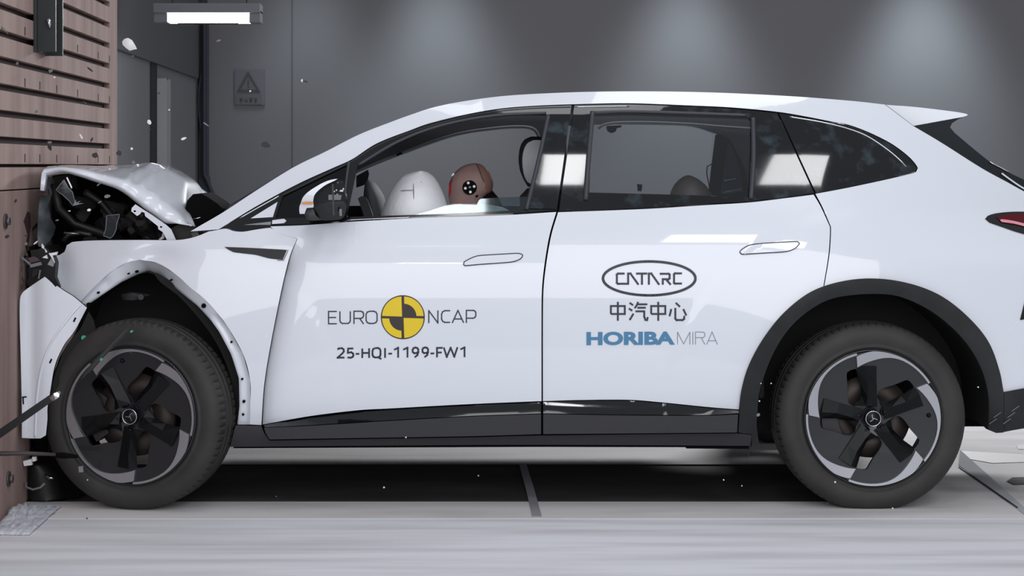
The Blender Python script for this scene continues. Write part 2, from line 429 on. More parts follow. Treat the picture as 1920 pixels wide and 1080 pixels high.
# floor with the opening of the film pit left out
PX0, PX1, PY0, PY1 = XB - 2.5, 1.66, 0.165, 1.06
def rect(bm, x0, x1, y0, y1, z):
    f = bm.faces.new([bm.verts.new((x0, y0, z)), bm.verts.new((x1, y0, z)), bm.verts.new((x1, y1, z)), bm.verts.new((x0, y1, z))])
rect(bm, -9, 14, -7.5, PY0, 0); rect(bm, -9, 14, PY1, YB, 0); rect(bm, PX1, 14, PY0, PY1, 0); rect(bm, -9, PX0, PY0, PY1, 0)
struct('floor', obj('floor', bm, M['floor']))
# pit cover, set a little below the floor
tag(box('film_pit_cover', PX0 - .05, PX1 + .05, PY0 - .05, PY1 + .05, -0.04, -0.006, M['pit']), 'long black cover plate let into the floor under the car', 'floor cover')
bm = bmesh.new()
a, b, c, d = W(974, 872, 0), W(987, 872, 0), W(1017, 964, 0), W(999, 964, 0)
def ground(px, py, z=0.0):
    Y = (CH - z) * F / (py - HY) - D0
    return Vector(((px - VX) * (D0 + Y) / F, Y, z))
q = [ground(974, 870, .003), ground(987, 870, .003), ground(1001, 915, .003), ground(1016, 968, .003), ground(998, 968, .003), ground(986, 915, .003)]
vs = [bm.verts.new(p) for p in q] + [bm.verts.new(p - Vector((0, 0, .008))) for p in q]
bm.faces.new(vs[:6][::-1]); 
for i in range(6): bm.faces.new((vs[i], vs[(i + 1) % 6], vs[6 + (i + 1) % 6], vs[6 + i]))
bmesh.ops.recalc_face_normals(bm, faces=bm.faces)
tag(obj('floor_tape', bm, M['tape']), 'grey tape strip running across the black cover plate', 'tape')
# runway plate edge in front, and the chamfered plate behind the rear wheel
yl = ground(900, 973).y
bm = bmesh.new(); add_box(bm, ground(90, 973).x, 6, yl - .006, yl + .006, -.01, .003)
tag(obj('trim_1', bm, M['line']), kind='structure')
bm = bmesh.new()
pl = [ground(90, 973, .002), Vector((4.6, yl, .002)), Vector((4.6, -1.2, .002)), Vector((XB - .1, -1.2, .002)), Vector((XB - .1, yl, .002))]
add_box(bm, XB + .0, 6, -2.4, yl - .006, -.01, .0015)
tag(obj('runway_plate', bm, M['plate']), 'pale scuffed steel plate along the floor in front of the car', 'floor plate')
def flat(name, pp, m, z=.003, th=.004):
    bm = bmesh.new(); q = [ground(*p, z) for p in pp]; n = len(q)
    v = [bm.verts.new(p) for p in q] + [bm.verts.new(p - Vector((0, 0, th))) for p in q]
    bm.faces.new(v[:n]); bm.faces.new(v[n:][::-1])
    for i in range(n): bm.faces.new((v[i], v[(i + 1) % n], v[n + (i + 1) % n], v[n + i]))
    bmesh.ops.recalc_face_normals(bm, faces=bm.faces); return obj(name, bm, m)
tag(flat('ramp_plate', [(1800, 843), (1925, 955), (1925, 967), (1797, 871)], mat('bevelled_plate_grey', srgb(178, 180, 184), rough=.9, spec=.1)), 'slanting grey plate edge on the floor behind the rear wheel', 'floor plate')
tag(flat('floor_strip', [(1798, 873), (1909, 951), (1907, 952), (1797, 875)], M['gap'], z=.005, th=.003), 'thin dark joint line beside the slanting grey plate', 'floor joint')
for nm, pp, lb in (('floor_stain', [(1800, 845), (1850, 848), (1925, 852), (1925, 866), (1860, 868), (1815, 860)], 'darker damp patch on the concrete right of the rear wheel'),
               ('floor_stain', [(1905, 835), (1925, 832), (1925, 842), (1910, 842)], 'small darker patch on the concrete at the right edge')):
    tag(flat(nm, pp, mat('damp_concrete', srgb(172, 168, 168), rough=.6), z=.0025, th=.002), lb, 'stain')
o = flat('floor_hatch', [(1888, 902), (1898, 895), (1925, 894), (1925, 907), (1900, 908)], M['gap'], z=.004, th=.003)
tag(o, 'small dark broken hole in the concrete at the far right', 'floor hole')

# walls
bm = bmesh.new(); add_box(bm, XW - 1, 14, YB, YB + .2, 0, 8)
xs = wallx(548, YB); 
struct('wall_back', obj('wall_back', bm, M['wall']))
for nm, px, wd, m_ in (('trim_2', 548, .007, 'wall_dark'),):
    struct(nm, box(nm, wallx(px, YB) - wd, wallx(px, YB) + wd, YB - .006, YB + .02, 0, 8, M[m_]))
YW0 = 2.35
bm = bmesh.new(); add_box(bm, XW - .2, XW, YW0, YB + .2, 0, 8)
struct('wall_left', obj('wall_left', bm, M['wall_side']))
YW0 = 2.35
def sideY(px): return (-XW) * F / (VX - px) - D0                  # depth on the side wall plane
# lintel step over the doors
bm = bmesh.new(); zl = CH + (HY - 95) / F * (D0 + sideY(222))
add_box(bm, XW - .02, XW + .035, YW0, sideY(366), zl, 8)
struct('trim_4', obj('trim_4', bm, M['wall_dark']))
struct('trim_5', box('trim_5', XW - .01, XW + .012, sideY(281), sideY(292), 0, zl, M['gap']))
struct('trim_6', box('trim_6', XW - .01, XW + .09, sideY(293), sideY(301), 0, zl - .12, M['wall_post']))
# electric cables in the corner
def wp(px, py, Y): return W(px, py, Y)
cb = empty('cable_bundle', wp(380, 520, YB - .3), 'dark cables hanging in the corner of the grey back wall', 'cable')
for k, (off, bow) in enumerate(((0, 0), (5, 0), (-4, 1))):
    pts = [wp(383 + off + (-7 * math.sin((y - 130) / 120 * PI) if bow and 130 < y < 250 else 0), y, YB - .25 + k * .03) for y in range(28, 330, 12)]
    pts += [wp(385 + off + (y - 330) * (.42 if k != 1 else .1), y, YB - .25 + k * .03) for y in range(334, 500, 16)]
    tube('cable', pts, .014 if bow else .02, M['cable'], cb, 8)
struct('trim_7', box('trim_7', wallx(380, YB), wallx(389, YB), YB - .12, YB, 0, 8, M['cable']))
# warning sign
yS = YB - .02
sg = empty('warning_sign', wp(467, 165, yS), 'faded triangular warning sign with a lettered panel on the back wall', 'sign')
flatp = lambda v: (lambda a, b: v)
panel('sign_board', [(440, 130, 1), (497, 130, 1), (497, 197, 1), (440, 197, 1)], mat('faded_sign_back', srgb(112, 112, 120), rough=.6), sg, yfn=flatp(yS), thick=.02, grid=60)
panel('warning_triangle', [(465, 133, 1), (444, 172, 1), (488, 172, 1)], M['sign_dark'], sg, holes=[[(465.5, 142, 1), (451, 168, 1), (482, 168, 1)]], yfn=flatp(yS - .01), thick=.01, grid=60)
panel('sign_face', [(465.5, 142, 1), (451, 168, 1), (482, 168, 1)], M['sign'], sg, yfn=flatp(yS - .006), thick=.01, grid=60)
decal('exclamation_mark', [[(466, 149), (466, 159)], [(466, 162.5), (466, 165)]], 2.2, M['sign_dark'], sg, yfn=flatp(yS - .012))
panel('text_panel', [(443, 177, 1), (491, 177, 1), (491, 196, 1), (443, 196, 1)], M['sign'], sg, yfn=flatp(yS - .006), thick=.01, grid=60)
def box_strokes(x, y, w_, h_): return lambda L: [[(x + a * w_, y + h_ - b * h_) for a, b in s] for s in L]
ZH = [[(.08, .36), (.08, .78), (.92, .78), (.92, .36), (.08, .36)], [(.5, 0), (.5, 1)]]
dang = [[(.5, 1), (.5, .8)], [(.1, .8), (.9, .8)], [(.2, .6), (.8, .6)], [(.2, .35), (.8, .35), (.8, .6)], [(.2, .1), (.85, .1)], [(.2, .6), (.2, .1)]]
xin = [[(.1, .6), (.05, .3)], [(.35, .65), (.35, .1), (.75, .1), (.8, .3)], [(.5, .9), (.6, .7)], [(.85, .65), (.95, .4)]]
an = [[(.5, 1), (.5, .85)], [(.08, .7), (.08, .85), (.92, .85), (.92, .7)], [(.05, .45), (.95, .45)], [(.5, .7), (.25, .3), (.85, 0)], [(.75, .45), (.6, .2), (.15, 0)]]
quan = [[(.5, 1), (.05, .6)], [(.5, 1), (.95, .6)], [(.2, .55), (.8, .55)], [(.25, .3), (.75, .3)], [(.05, 0), (.95, 0)], [(.5, .55), (.5, 0)]]
st = []
for x, g in ((449, dang), (458.5, xin), (467.5, an), (476.5, quan)): st += box_strokes(x, 183.5, 6.5, 7.5)(g)
decal('sign_lettering', st, 1.1, M['sign_dark'], sg, yfn=flatp(yS - .012))

# ceiling lamp whose lower edge shows at the top
lf = empty('fluorescent_lamp', wp(390, 28, 6.0), 'bright long lamp hanging near the ceiling at the upper left', 'lamp')
Yl = 6.0; p0, p1 = wp(313, 24, Yl), wp(468, 40.5, Yl)
box('diffuser', p0.x, p1.x, Yl, Yl + .18, p1.z, p1.z + .10, M['tube'], lf, .004)
q0, q1 = wp(333, 40, Yl), wp(448, 46, Yl); box('reflector_rail', q0.x, q1.x, Yl - .01, Yl + .02, q1.z, q1.z + .012, M['chrome'], lf, .002)
for a, b in ((288, 314), (467, 488)): 
    q0, q1 = wp(a, 34, Yl), wp(b, 42, Yl); box('end_cap', q0.x, q1.x, Yl, Yl + .18, q1.z, q1.z + .09, M['frag_grey'], lf, .004)
q0, q1 = wp(288, 22, Yl), wp(488, 30, Yl); box('housing', q0.x, q1.x, Yl - .02, Yl + .2, p0.z, p0.z + .07, M['frag_grey'], lf, .004)
for a in (320, 460):
    q = wp(a, 20, Yl); tube('suspension_wire', [(q.x, Yl + .09, q.z), (q.x, Yl + .09, 6)], .004, M['steel'], lf, 6)

# ================================================================== CRASH BLOCK
br = empty('crash_barrier', (XB - .6, .8, 0), 'massive crash block faced with brown boards and dark grooves at the left', 'crash barrier')
YE = XB / ((220 - VX) / F) - D0                                    # far end of the face
YG = XB / ((206 - VX) / F) - D0
bz = lambda py, px=0: CH + (HY - py) / (VX - px) * (-XB) if False else CH + (HY - py) * (-XB) / (VX - px)
box('backing_block', XB - 1.6, XB - .03, -1.0, YE - .02, 0, 3.2, M['groove'], br)
# lower plain boards and slats above
box('lower_board', XB - .04, XB, -1.0, YE, 0.0, bz(359), M['board'], br, .002)
zs = [bz(y) for y in (357, 308, 256, 206, 156, 105, 55, 4)]
zs += [zs[-1] + .105 * k for k in (1, 2, 3, 4)]
for i in range(len(zs) - 1):
    lo = zs[i] + .001; hi = zs[i + 1] - (.026 if i else .012)
    box('slat', XB - .04, XB, -1.0, YG if i else YE, lo, hi, M['board'], br, .0015)
box('edge_post', XB - .04, XB - .0005, YG - .001, YE, bz(308), 3.2, M['board'], br, .001)
# screws driven in rows
for row, (za, zb) in enumerate(((38, 20), (140, 122), (290, 275))):
    for py, Y in ((0, .15), (0, .42), (0, .75), (0, 1.2), (0, 1.7), (0, 2.0)):
        zc = bz(za) - .012
        bm = bmesh.new(); add_box(bm, XB - .01, XB + .0016, Y - .005, Y + .005, zc - .016, zc + .018)
        obj('screw_slot', bm, M['groove'], br)
# black steel bracket
bk = box('bracket', XB, XB + .012, .30, .56, bz(97, 65), 3.2, M['bracket'], br, .002)
box('bracket_web', XB, XB + .085, .335, .35, bz(97, 65), 3.2, M['bracket'], bk, .002)
box('bracket_web', XB, XB + .075, .52, .535, bz(97, 65) - .005, 3.2, M['bracket'], bk, .002)
tube('clevis_pin', [wp(90, 36, .32), wp(94, 52, .32)], [.012, .006], M['chrome'], bk, 12)
tube('clevis_pin', [wp(99, 34, .34), wp(97, 45, .34)], .005, M['chrome'], bk, 12)
for Y, py in ((-.13, 898), (-.18, 415), (1.05, 410)):
    z = CH + (HY - py) / F * (D0 + Y)
    bm = bmesh.new(); add_tube(bm, [(XB, Y, z), (XB + .006, Y, z)], .03, 20); add_tube(bm, [(XB + .006, Y, z), (XB + .02, Y, z)], .017, 6)
    bmesh.ops.recalc_face_normals(bm, faces=bm.faces); obj('anchor_bolt', bm, M['steel'], br)
# dark scuffs on the boards beside the car
def scuff(name, pts, m):
    bm = bmesh.new()
    vs = []
    for px, py in pts:
        Y = XB / ((px - VX) / F) - D0; vs.append(Vector((XB + .0022, Y, CH - (py - HY) / F * (D0 + Y))))
    v = [bm.verts.new(p) for p in vs] + [bm.verts.new(p - Vector((.003, 0, 0))) for p in vs]; n = len(vs)
    bm.faces.new(v[:n]); bm.faces.new(v[n:][::-1])
    for i in range(n): bm.faces.new((v[i], v[(i + 1) % n], v[n + (i + 1) % n], v[n + i]))
    bmesh.ops.recalc_face_normals(bm, faces=bm.faces); return obj(name, bm, m, br)
scuff('oil_mark', [(51, 396), (56, 400), (57, 425), (54, 450), (51, 470), (47, 462), (51, 440), (46, 420), (44, 415)], M['stain'])
scuff('oil_mark', [(61, 426), (68, 418), (71, 422), (66, 428), (59, 433)], M['stain'])
scuff('oil_mark', [(9, 443), (14, 440), (17, 442), (14, 446), (9, 446)], M['stain'])
scuff('oil_mark', [(27, 376), (30, 373), (31, 377), (27, 380)], M['stain'])
scuff('oil_mark', [(3, 50), (9, 55), (15, 66), (10, 60), (3, 56)], M['stain'])

# ================================================================== THE CAR
CW = 1.9                                                           # width; far flank mirrors the near one
car = empty('car', (0.6, .95, 0), 'white electric crossover crushed nose-first against the brown block', 'car')
WP = [M['white'], M['black']]
BP = [M['black_gloss'], M['black']]
def bump(px, py, cx, cy, sx, sy): return math.exp(-((px - cx) / sx) ** 2 - ((py - cy) / sy) ** 2)
def y_door(px, py):
    y = ys(px, py) + .014 * bump(px, py, 625, 428, 34, 26)
    ed = float(np.interp(py, [448, 480, 540, 640, 720, 796], [558, 544, 529, 509, 496, 491]))
    if py > 450: y += (.042 * math.exp(-max(0, px - ed) / 17) - .012) * min(1, (py - 450) / 50)
    return y
OUT = [(357, 434, 1), (372, 425), (420, 397), (480, 357.5), (550, 314), (610, 284.5), (674, 252), (739, 226.5), (772, 214.5), (814, 201), (869, 190),
       (950, 179.5), (1060, 173.5), (1150, 171.5), (1240, 171.5), (1320, 173), (1400, 176), (1500, 181.5), (1600, 189.5), (1659, 196, 1)]
ARCH = [(1387, 768.5, 1), (1392, 731.5), (1406, 685), (1434, 634), (1471, 588), (1517, 551), (1564, 532), (1619, 523), (1675, 525.5), (1730, 539), (1777, 562.5), (1823, 602), (1855, 643.5), (1874, 694.5), (1882, 736, 1)]
ARCHI = [(1420, 800), (1420, 778), (1425, 731), (1448, 667), (1480, 616), (1522, 579), (1568, 558), (1638, 551), (1693, 558), (1753, 588), (1804, 634), (1837, 685), (1853, 741), (1853, 806)]
DLOTOP = [(410, 430, 1), (480, 387), (558, 345), (626, 314), (661, 298), (707, 268.5), (772, 243), (804, 231.5), (869, 215.5), (934, 204), (998, 198.5), (1073, 195.5), (1179, 193.5), (1290, 197.5),
          (1373, 201.5), (1457, 209.5), (1512, 218.5), (1560, 228), (1590, 233.5), (1627, 247), (1665, 265.5), (1690, 282), (1710, 299.5), (1721, 315), (1718, 322), (1705, 326.5), (1665, 336), (1590, 352), (1529, 363.5, 1)]
body = OUT + [(1712, 236, 1), (1765, 267.5), (1840, 315), (1890, 342.5), (1920, 359), (1990, 396), (2060, 425), (2088, 470), (2092, 560), (2088, 640), (2072, 700, 1), (1990, 716), (1920, 728)] + \
       ARCH[::-1][:-1][:11] + [(1545, 540, 1), (1555, 480), (1558, 440), (1558, 425, 1), (1542, 388), (1529, 363.5, 1)] + DLOTOP[::-1][1:]
bs = panel('body_side', body, WP, car, grid=13)
# dark structure behind the panel gaps
panel('inner_shell', [(500, 430, 1), (560, 424, 1), (1045, 401, 1), (1300, 390, 1), (1520, 372, 1), (1560, 430, 1), (1550, 540, 1), (1480, 590, 1), (1420, 670, 1), (1395, 800, 1), (1400, 820, 1), (505, 822, 1), (500, 760, 1), (560, 500, 1)], M['black'], car, grid=28, off=.035, thick=.03)
rd_pts = [(1046.5, 398, 1), (1207, 392), (1318, 385), (1401, 380), (1470, 372), (1525.5, 365, 1), (1539, 388), (1556, 425, 1), (1556, 440), (1553, 480), (1543, 541.5, 1), (1517, 551.5), (1471, 588.5), (1434, 634.5), (1406, 685.5), (1392, 732), (1387.5, 768, 1),
          (1326, 763), (1237, 754), (1178, 749.6), (1089, 750), (1018, 752, 1), (1018, 600), (1019.3, 540), (1025, 490), (1034, 440)]
rdoor = panel('rear_door', rd_pts, WP, car, grid=12)
fd_pts = [(507, 424.5, 1), (574, 422), (648, 416.5), (707, 413), (804, 408), (934, 404), (1043, 397.5, 1), (1030.5, 440), (1021.7, 490), (1016.3, 540), (1015.3, 600), (1015.3, 752, 1), (874, 758), (728, 766), (673, 769), (582, 780), (492, 796, 1),
          (497, 720), (510, 640), (530, 540), (545, 480), (558, 447.5, 1), (531, 440.3), (512, 430.5)]
fdoor = panel('front_door', fd_pts, WP, car, yfn=y_door, grid=10)

# lower door cladding
def y_gl(top, bot):
    def f(px, py):
        t = float(np.interp(px, [492, 582, 728, 874, 1016, 1178, 1326, 1386], top)); b = float(np.interp(px, [492, 582, 728, 874, 1016, 1178, 1326, 1386], bot))
        return ys(px, t) - .004 - .030 * min(1, max(0, (py - t) / max(3, b - t))) ** 1.3
    return f
GT = [796, 780, 766, 758, 752, 750, 763, 769]; GB = [800, 797, 788, 780, 775, 778, 779, 775]
ygl = y_gl(GT, GB)
def y_cl(px, py):
    b = float(np.interp(px, [492, 582, 728, 874, 1016, 1178, 1326, 1386], GB)); return ygl(px, b) + .012 * max(0, (py - b) / 40)
panel('gloss_strip', [(493, 797.5, 1), (582, 782), (728, 768), (874, 760), (1014.5, 754, 1), (1014.5, 775, 1), (874, 780), (728, 788), (582, 797), (497, 801, 1)], BP, fdoor, yfn=ygl, grid=6)
panel('cladding', [(495, 802, 1), (582, 798.5), (728, 789.5), (874, 781.5), (1014.5, 776.5, 1), (1014.5, 814, 1), (874, 818), (655, 821.5), (506, 824, 1), (498, 812)], [M['cladding'], M['black']], fdoor, yfn=y_cl, grid=12)
panel('gloss_strip', [(1018.5, 754, 1), (1089, 752), (1178, 751.6), (1237, 756), (1326, 765), (1386, 770, 1), (1386, 774.5, 1), (1326, 778), (1178, 777.5), (1018.5, 775, 1)], BP, rdoor, yfn=ygl, grid=6)
panel('cladding', [(1018.5, 776.5, 1), (1178, 779), (1326, 779.5), (1384, 777, 1), (1382, 811, 1), (1018.5, 814, 1)], [M['cladding'], M['black']], rdoor, yfn=y_cl, grid=12)
panel('sill', [(442, 797.5, 1), (490, 798.5, 1), (496, 813), (506, 826, 1), (655, 823.5), (874, 820), (1016, 816.5), (1382, 812.8), (1409, 816, 1), (1407, 836, 1), (1000, 834), (655, 836), (431, 838, 1)], [M['cladding_low'], M['black']], car, yfn=lambda x, y: .045 + .02 * max(0, (y - 820) / 20), grid=14, thick=.06)
panel('sill_flange', [(431, 836, 1), (1000, 833, 1), (1290, 834, 1), (1290, 841, 1), (1405, 842, 1), (1407, 833, 1), (1000, 830, 1), (431, 834, 1)][:0] or [(440, 834, 1), (1406, 832, 1), (1404, 842, 1), (1287, 841, 1), (1286, 838.5, 1), (1000, 838, 1), (640, 839.5, 1), (437, 840.5, 1)], M['black'], car, yfn=lambda x, y: .085, grid=40, thick=.03)
tube('hanging_wire', [W(1402, 840, .1), W(1404, 848, .1), W(1403.5, 858, .1)], .002, M['stain'], car, 6)

# handles flush in the doors
for d, pts, yf in ((fdoor, [(869, 496), (870.5, 491), (888, 482), (901, 479), (940, 476.5), (972.6, 475), (980, 478.5), (976, 485), (959.6, 491), (901, 495.6), (872, 498)], y_door),
                   (rdoor, [(1387, 473), (1393, 466), (1409.5, 458.6), (1450, 455), (1495.6, 453), (1499, 456.4), (1490, 466), (1473, 471.7), (1430, 474.5), (1391, 476.5)], ys)):
    dense = spline(pts, 3)
    h = panel('door_handle', pts, M['white'], d, yfn=yf, off=-.0035, thick=.006, grid=7, step=3)
    decal('handle_gap', [dense + [dense[0]]], 1.7, M['gap'], h, yfn=yf, off=-.0042)

# decals on the front door
yd = lambda x, y: y_door(x, y)
T = lambda s, ox, oy, k: [[(ox + x / k, oy + y / k) for x, y in q] for q in s]
EURO = [[(195, 487), (122, 487), (122, 595), (195, 595)], [(122, 540), (188, 540)], [(222, 485), (222, 568), (229, 583), (243, 592), (292, 592), (306, 583), (313, 568), (313, 485)],
        [(345, 597), (345, 485), (405, 485), (422, 492), (429, 506), (429, 526), (422, 540), (405, 548), (345, 548)], [(395, 548), (430, 597)],
        [(482, 485), (462, 493), (452, 512), (452, 566), (462, 584), (482, 592), (518, 592), (538, 584), (548, 566), (548, 512), (538, 493), (518, 485), (482, 485)]]
NCAP = [[(1002, 590), (1002, 480), (1082, 588), (1082, 478)], [(1190, 480), (1145, 480), (1124, 490), (1115, 510), (1115, 553), (1124, 573), (1143, 583), (1190, 583)],
        [(1208, 588), (1258, 478), (1308, 586)], [(1222, 553), (1294, 553)], [(1332, 588), (1332, 478), (1395, 478), (1409, 485), (1415, 498), (1415, 524), (1408, 538), (1392, 546), (1332, 546)]]
decal('logo_lettering', T(EURO, 590, 480, 4.683), 2.3, M['ink'], fdoor, yfn=yd)
decal('logo_lettering', T(NCAP, 590, 480, 4.683), 2.3, M['ink'], fdoor, yfn=yd)
cx, cy = 755.3, 594.8
ro = panel('roundel', circ(cx, cy, 41.3, closed=True, n=64), M['roundel'], fdoor, yfn=yd, off=-.0015, thick=.001, raw=True)
qd = lambda r0, r1, a0, a1: circ(cx, cy, r1, a0=a0, a1=a1, n=16) + (circ(cx, cy, r0, a0=a1, a1=a0, n=12) if r0 else [])
def quad(r0, r1, a0, a1, ox, oy):
    if r0: p = circ(cx + ox, cy + oy, r1, a0=a0 + 1.5, a1=a1 - 1.5, n=18) + circ(cx + ox, cy + oy, r0, a0=a1 - 3, a1=a0 + 3, n=12)
    else: p = circ(cx + ox, cy + oy, r1, a0=a0 + 2, a1=a1 - 2, n=18) + [(cx + ox, cy + oy)]
    return p
for r0, a0, ox, oy in ((0, 90, -1.4, -1.2), (24.2, 0, 1.4, -1.2), (0, 270, 1.4, 1.2), (24.2, 180, -1.4, 1.2)):
    panel('yellow_quadrant', quad(r0, 37.6, a0, a0 + 90, ox, oy), M['yellow'], ro, yfn=yd, off=-.0026, thick=.0008, raw=True)
NUM = [[(200, 822), (212, 812), (240, 810), (254, 820), (256, 838), (246, 852), (202, 893), (262, 892)], [(340, 812), (294, 813), (291, 850), (322, 846), (336, 856), (340, 872), (334, 885), (318, 893), (288, 891)], [(360, 860), (392, 859)],
       [(418, 812), (418, 896)], [(478, 810), (478, 895)], [(418, 852), (478, 851)], [(530, 809), (514, 818), (508, 835), (508, 868), (515, 883), (530, 890), (556, 890), (572, 882), (578, 866), (578, 832), (571, 816), (556, 808), (530, 809)], [(560, 890), (586, 905)],
       [(618, 808), (618, 894)], [(647, 858), (680, 857)], [(697, 824), (733, 806), (733, 893)], [(777, 823), (815, 805), (815, 892)],
       [(908, 840), (898, 852), (874, 853), (862, 843), (860, 824), (868, 810), (884, 804), (900, 808), (909, 820), (910, 845), (902, 870), (878, 890)], [(994, 839), (984, 851), (960, 852), (948, 842), (946, 823), (954, 809), (970, 803), (986, 807), (995, 819), (996, 844), (988, 869), (964, 889)], [(1017, 856), (1050, 855)],
       [(1124, 806), (1074, 807), (1074, 890)], [(1074, 848), (1116, 847)], [(1134, 803), (1160, 886), (1194, 806), (1226, 884), (1254, 801)], [(1280, 820), (1316, 803), (1316, 888)]]
decal('test_number', T(NUM, 590, 480, 4.683), 3.3, M['ink_bold'], fdoor, yfn=yd)
# decals on the rear door
CAT = [[(655, 232), (587, 232), (576, 242), (576, 325), (587, 335), (690, 335), (690, 232), (714, 232), (795, 345)], [(770, 232), (885, 232)], [(830, 232), (830, 345)],
       [(900, 345), (900, 232), (925, 232), (1005, 345)], [(1010, 234), (1100, 234), (1110, 243), (1110, 280), (1100, 289), (1041, 289), (1041, 345)], [(1075, 292), (1122, 345)],
       [(1235, 230), (1165, 230), (1155, 240), (1155, 325), (1165, 333), (1235, 333)]]
decal('oval_lettering', T(CAT, 1050, 470, 5.4), 3.8, M['ink'], rdoor)
el = circ(1217.3, 522, 86.6, 31.8, n=72)
decal('oval_ring', [el], 4.8, M['ink'], rdoor)
QI = [[(.06, .95), (.24, .82)], [(.02, .65), (.20, .53)], [(.26, .38), (.06, .04)], [(.5, 1), (.44, .84), (.32, .66)], [(.47, .87), (.98, .87)], [(.46, .69), (.9, .69)], [(.36, .5), (.82, .5), (.82, .22), (.88, .05), (.97, .04), (1.0, .2)]]
XN = [[(.14, .62), (.04, .24)], [(.36, .68), (.36, .12), (.43, .04), (.76, .04), (.84, .1), (.86, .26)], [(.38, .95), (.62, .74)], [(.80, .62), (.97, .28)]]
st = []
for x, g, w_ in ((1143, ZH, 31), (1178.5, QI, 36), (1218.5, ZH, 31.5), (1254, XN, 34)): st += box_strokes(x, 566, w_, 35.5)(g)
decal('character_lettering', st, 3.6, M['ink'], rdoor)
text_decal('blue_lettering', 'HORIBA', 1099.6, 622.3, 1265.5, 647.6, M['blue'], rdoor, bold=0.045, slant=-1)
MIRA = [[(1190, 950), (1190, 825), (1252, 945), (1315, 825), (1315, 950)], [(1345, 822), (1345, 950)], [(1372, 950), (1372, 824), (1445, 824), (1462, 832), (1468, 848), (1466, 864), (1452, 880), (1372, 880)], [(1430, 882), (1468, 950)], [(1485, 950), (1540, 823), (1595, 950)], [(1504, 912), (1576, 912)]]
decal('thin_grey_lettering', T(MIRA, 1050, 470, 5.4), 1.15, M['thin'], rdoor)

# window frames
ff = panel('front_window_frame', [(413, 429, 1), (480, 388.5), (558, 347), (626, 316), (661, 300), (707, 270.5), (772, 245), (804, 233.5), (869, 217.5), (934, 206), (998, 200.5), (1071.5, 197.5, 1), (1043.5, 394.5, 1), (934, 401.5), (804, 406), (707, 411), (648, 414.5), (574, 420), (508, 422.5, 1), (506, 427, 1), (489, 427.5), (471, 431), (455, 433), (437, 431.5), (424, 427)],
           BP, car, holes=[[(670, 312, 1), (707, 289), (739, 273), (804, 245), (869, 228.5), (934, 219), (985, 216), (1026, 216.5, 1), (986, 393.5, 1), (846, 400.5), (650, 407, 1)], [(530, 368, 1), (651, 309, 1), (640, 407, 1), (517, 409, 1)]], off=.004, grid=9, thick=.022)
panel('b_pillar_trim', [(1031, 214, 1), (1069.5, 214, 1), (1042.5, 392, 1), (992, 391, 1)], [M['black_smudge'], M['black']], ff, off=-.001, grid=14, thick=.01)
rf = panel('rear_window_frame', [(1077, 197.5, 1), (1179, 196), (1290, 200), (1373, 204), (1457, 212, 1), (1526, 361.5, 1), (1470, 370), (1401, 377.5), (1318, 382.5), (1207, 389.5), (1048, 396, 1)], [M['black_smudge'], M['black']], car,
           holes=[[(1113, 213, 1), (1180, 212), (1290, 215), (1398, 219, 1), (1409, 226), (1404, 371, 1), (1300, 366, 1), (1105, 361, 1)]], off=.004, grid=9, thick=.022)
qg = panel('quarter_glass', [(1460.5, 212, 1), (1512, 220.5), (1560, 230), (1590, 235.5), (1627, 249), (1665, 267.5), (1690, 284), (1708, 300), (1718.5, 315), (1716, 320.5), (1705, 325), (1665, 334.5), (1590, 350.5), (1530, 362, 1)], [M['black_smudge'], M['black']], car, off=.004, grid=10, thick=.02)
def line(name, pts, w_, m, par, off=-.001, yfn=None): return decal(name, [spline(pts, 5, closed=False)], w_, m, par, yfn=yfn, off=off)
def bead(name, pts, r, m, par, off=.0):
    return tube(name, [W(x, y, ys(x, y) + off) for x, y in spline(pts, 7, closed=False)], r, m, par, 8)
bead('chrome_moulding', [(1480, 218.7), (1540, 228.7), (1590, 241), (1627.5, 256), (1665, 281), (1690, 302.5), (1699, 312.5)], .003, M['chrome'], qg, .003)
bead('chrome_moulding', [(449, 409), (486, 388), (523, 367.5)], .0028, M['chrome'], ff, .003)
bead('chrome_moulding', [(529, 366), (600, 331), (661, 301.5), (707, 273), (772, 247), (869, 219.5), (934, 208.5), (998, 203), (1070, 200.5)], .0018, M['rubber'], ff, .003)
bead('chrome_moulding', [(1078, 200.5), (1115, 200), (1180, 199)], .0016, M['chrome'], rf, .003)
bead('chrome_moulding', [(650, 412.8), (707, 410), (770, 407.5)], .0022, M['chrome'], ff, .002)
bead('window_rubber', [(654, 304), (648, 350), (642, 408)], .006, M['rubber'], ff, -.002)
bead('window_rubber', [(672, 309), (739, 269), (804, 242), (869, 225.5), (934, 216), (985, 213), (1024, 212)], .006, M['rubber'], ff, .0)
bead('window_rubber', [(1028, 218), (1010, 300), (987, 393)], .009, M['rubber'], ff, .0)
bead('window_rubber', [(1111, 211), (1180, 209), (1290, 212), (1400, 216)], .006, M['rubber'], rf, .0)
bead('window_rubber', [(1111, 210), (1104, 290), (1098, 375)], .0105, M['rubber'], rf, .0)
bead('window_rubber', [(1412, 222), (1413, 300), (1408, 373)], .0095, M['rubber'], rf, .0)
panel('fixed_quarter_light', [(470, 409.5, 1), (520.5, 378.5, 1), (511.5, 407, 1)], M['white'], ff, off=.001, thick=.004)
panel('pale_moulding', [(457, 421.5, 1), (507.5, 415.5, 1), (506, 421.5, 1)], M['chrome'], ff, off=-.001, thick=.006)
panel('pale_moulding', [(510.5, 413, 1), (533, 410.3), (537, 414), (533, 418.2), (510, 420, 1)], M['white'], ff, off=-.001, thick=.008)
panel('window_glass', [(529, 369, 1), (652, 309, 1), (641, 407, 1), (516, 409, 1)], M['glass_dark'], ff, off=.012, thick=.003, grid=30)
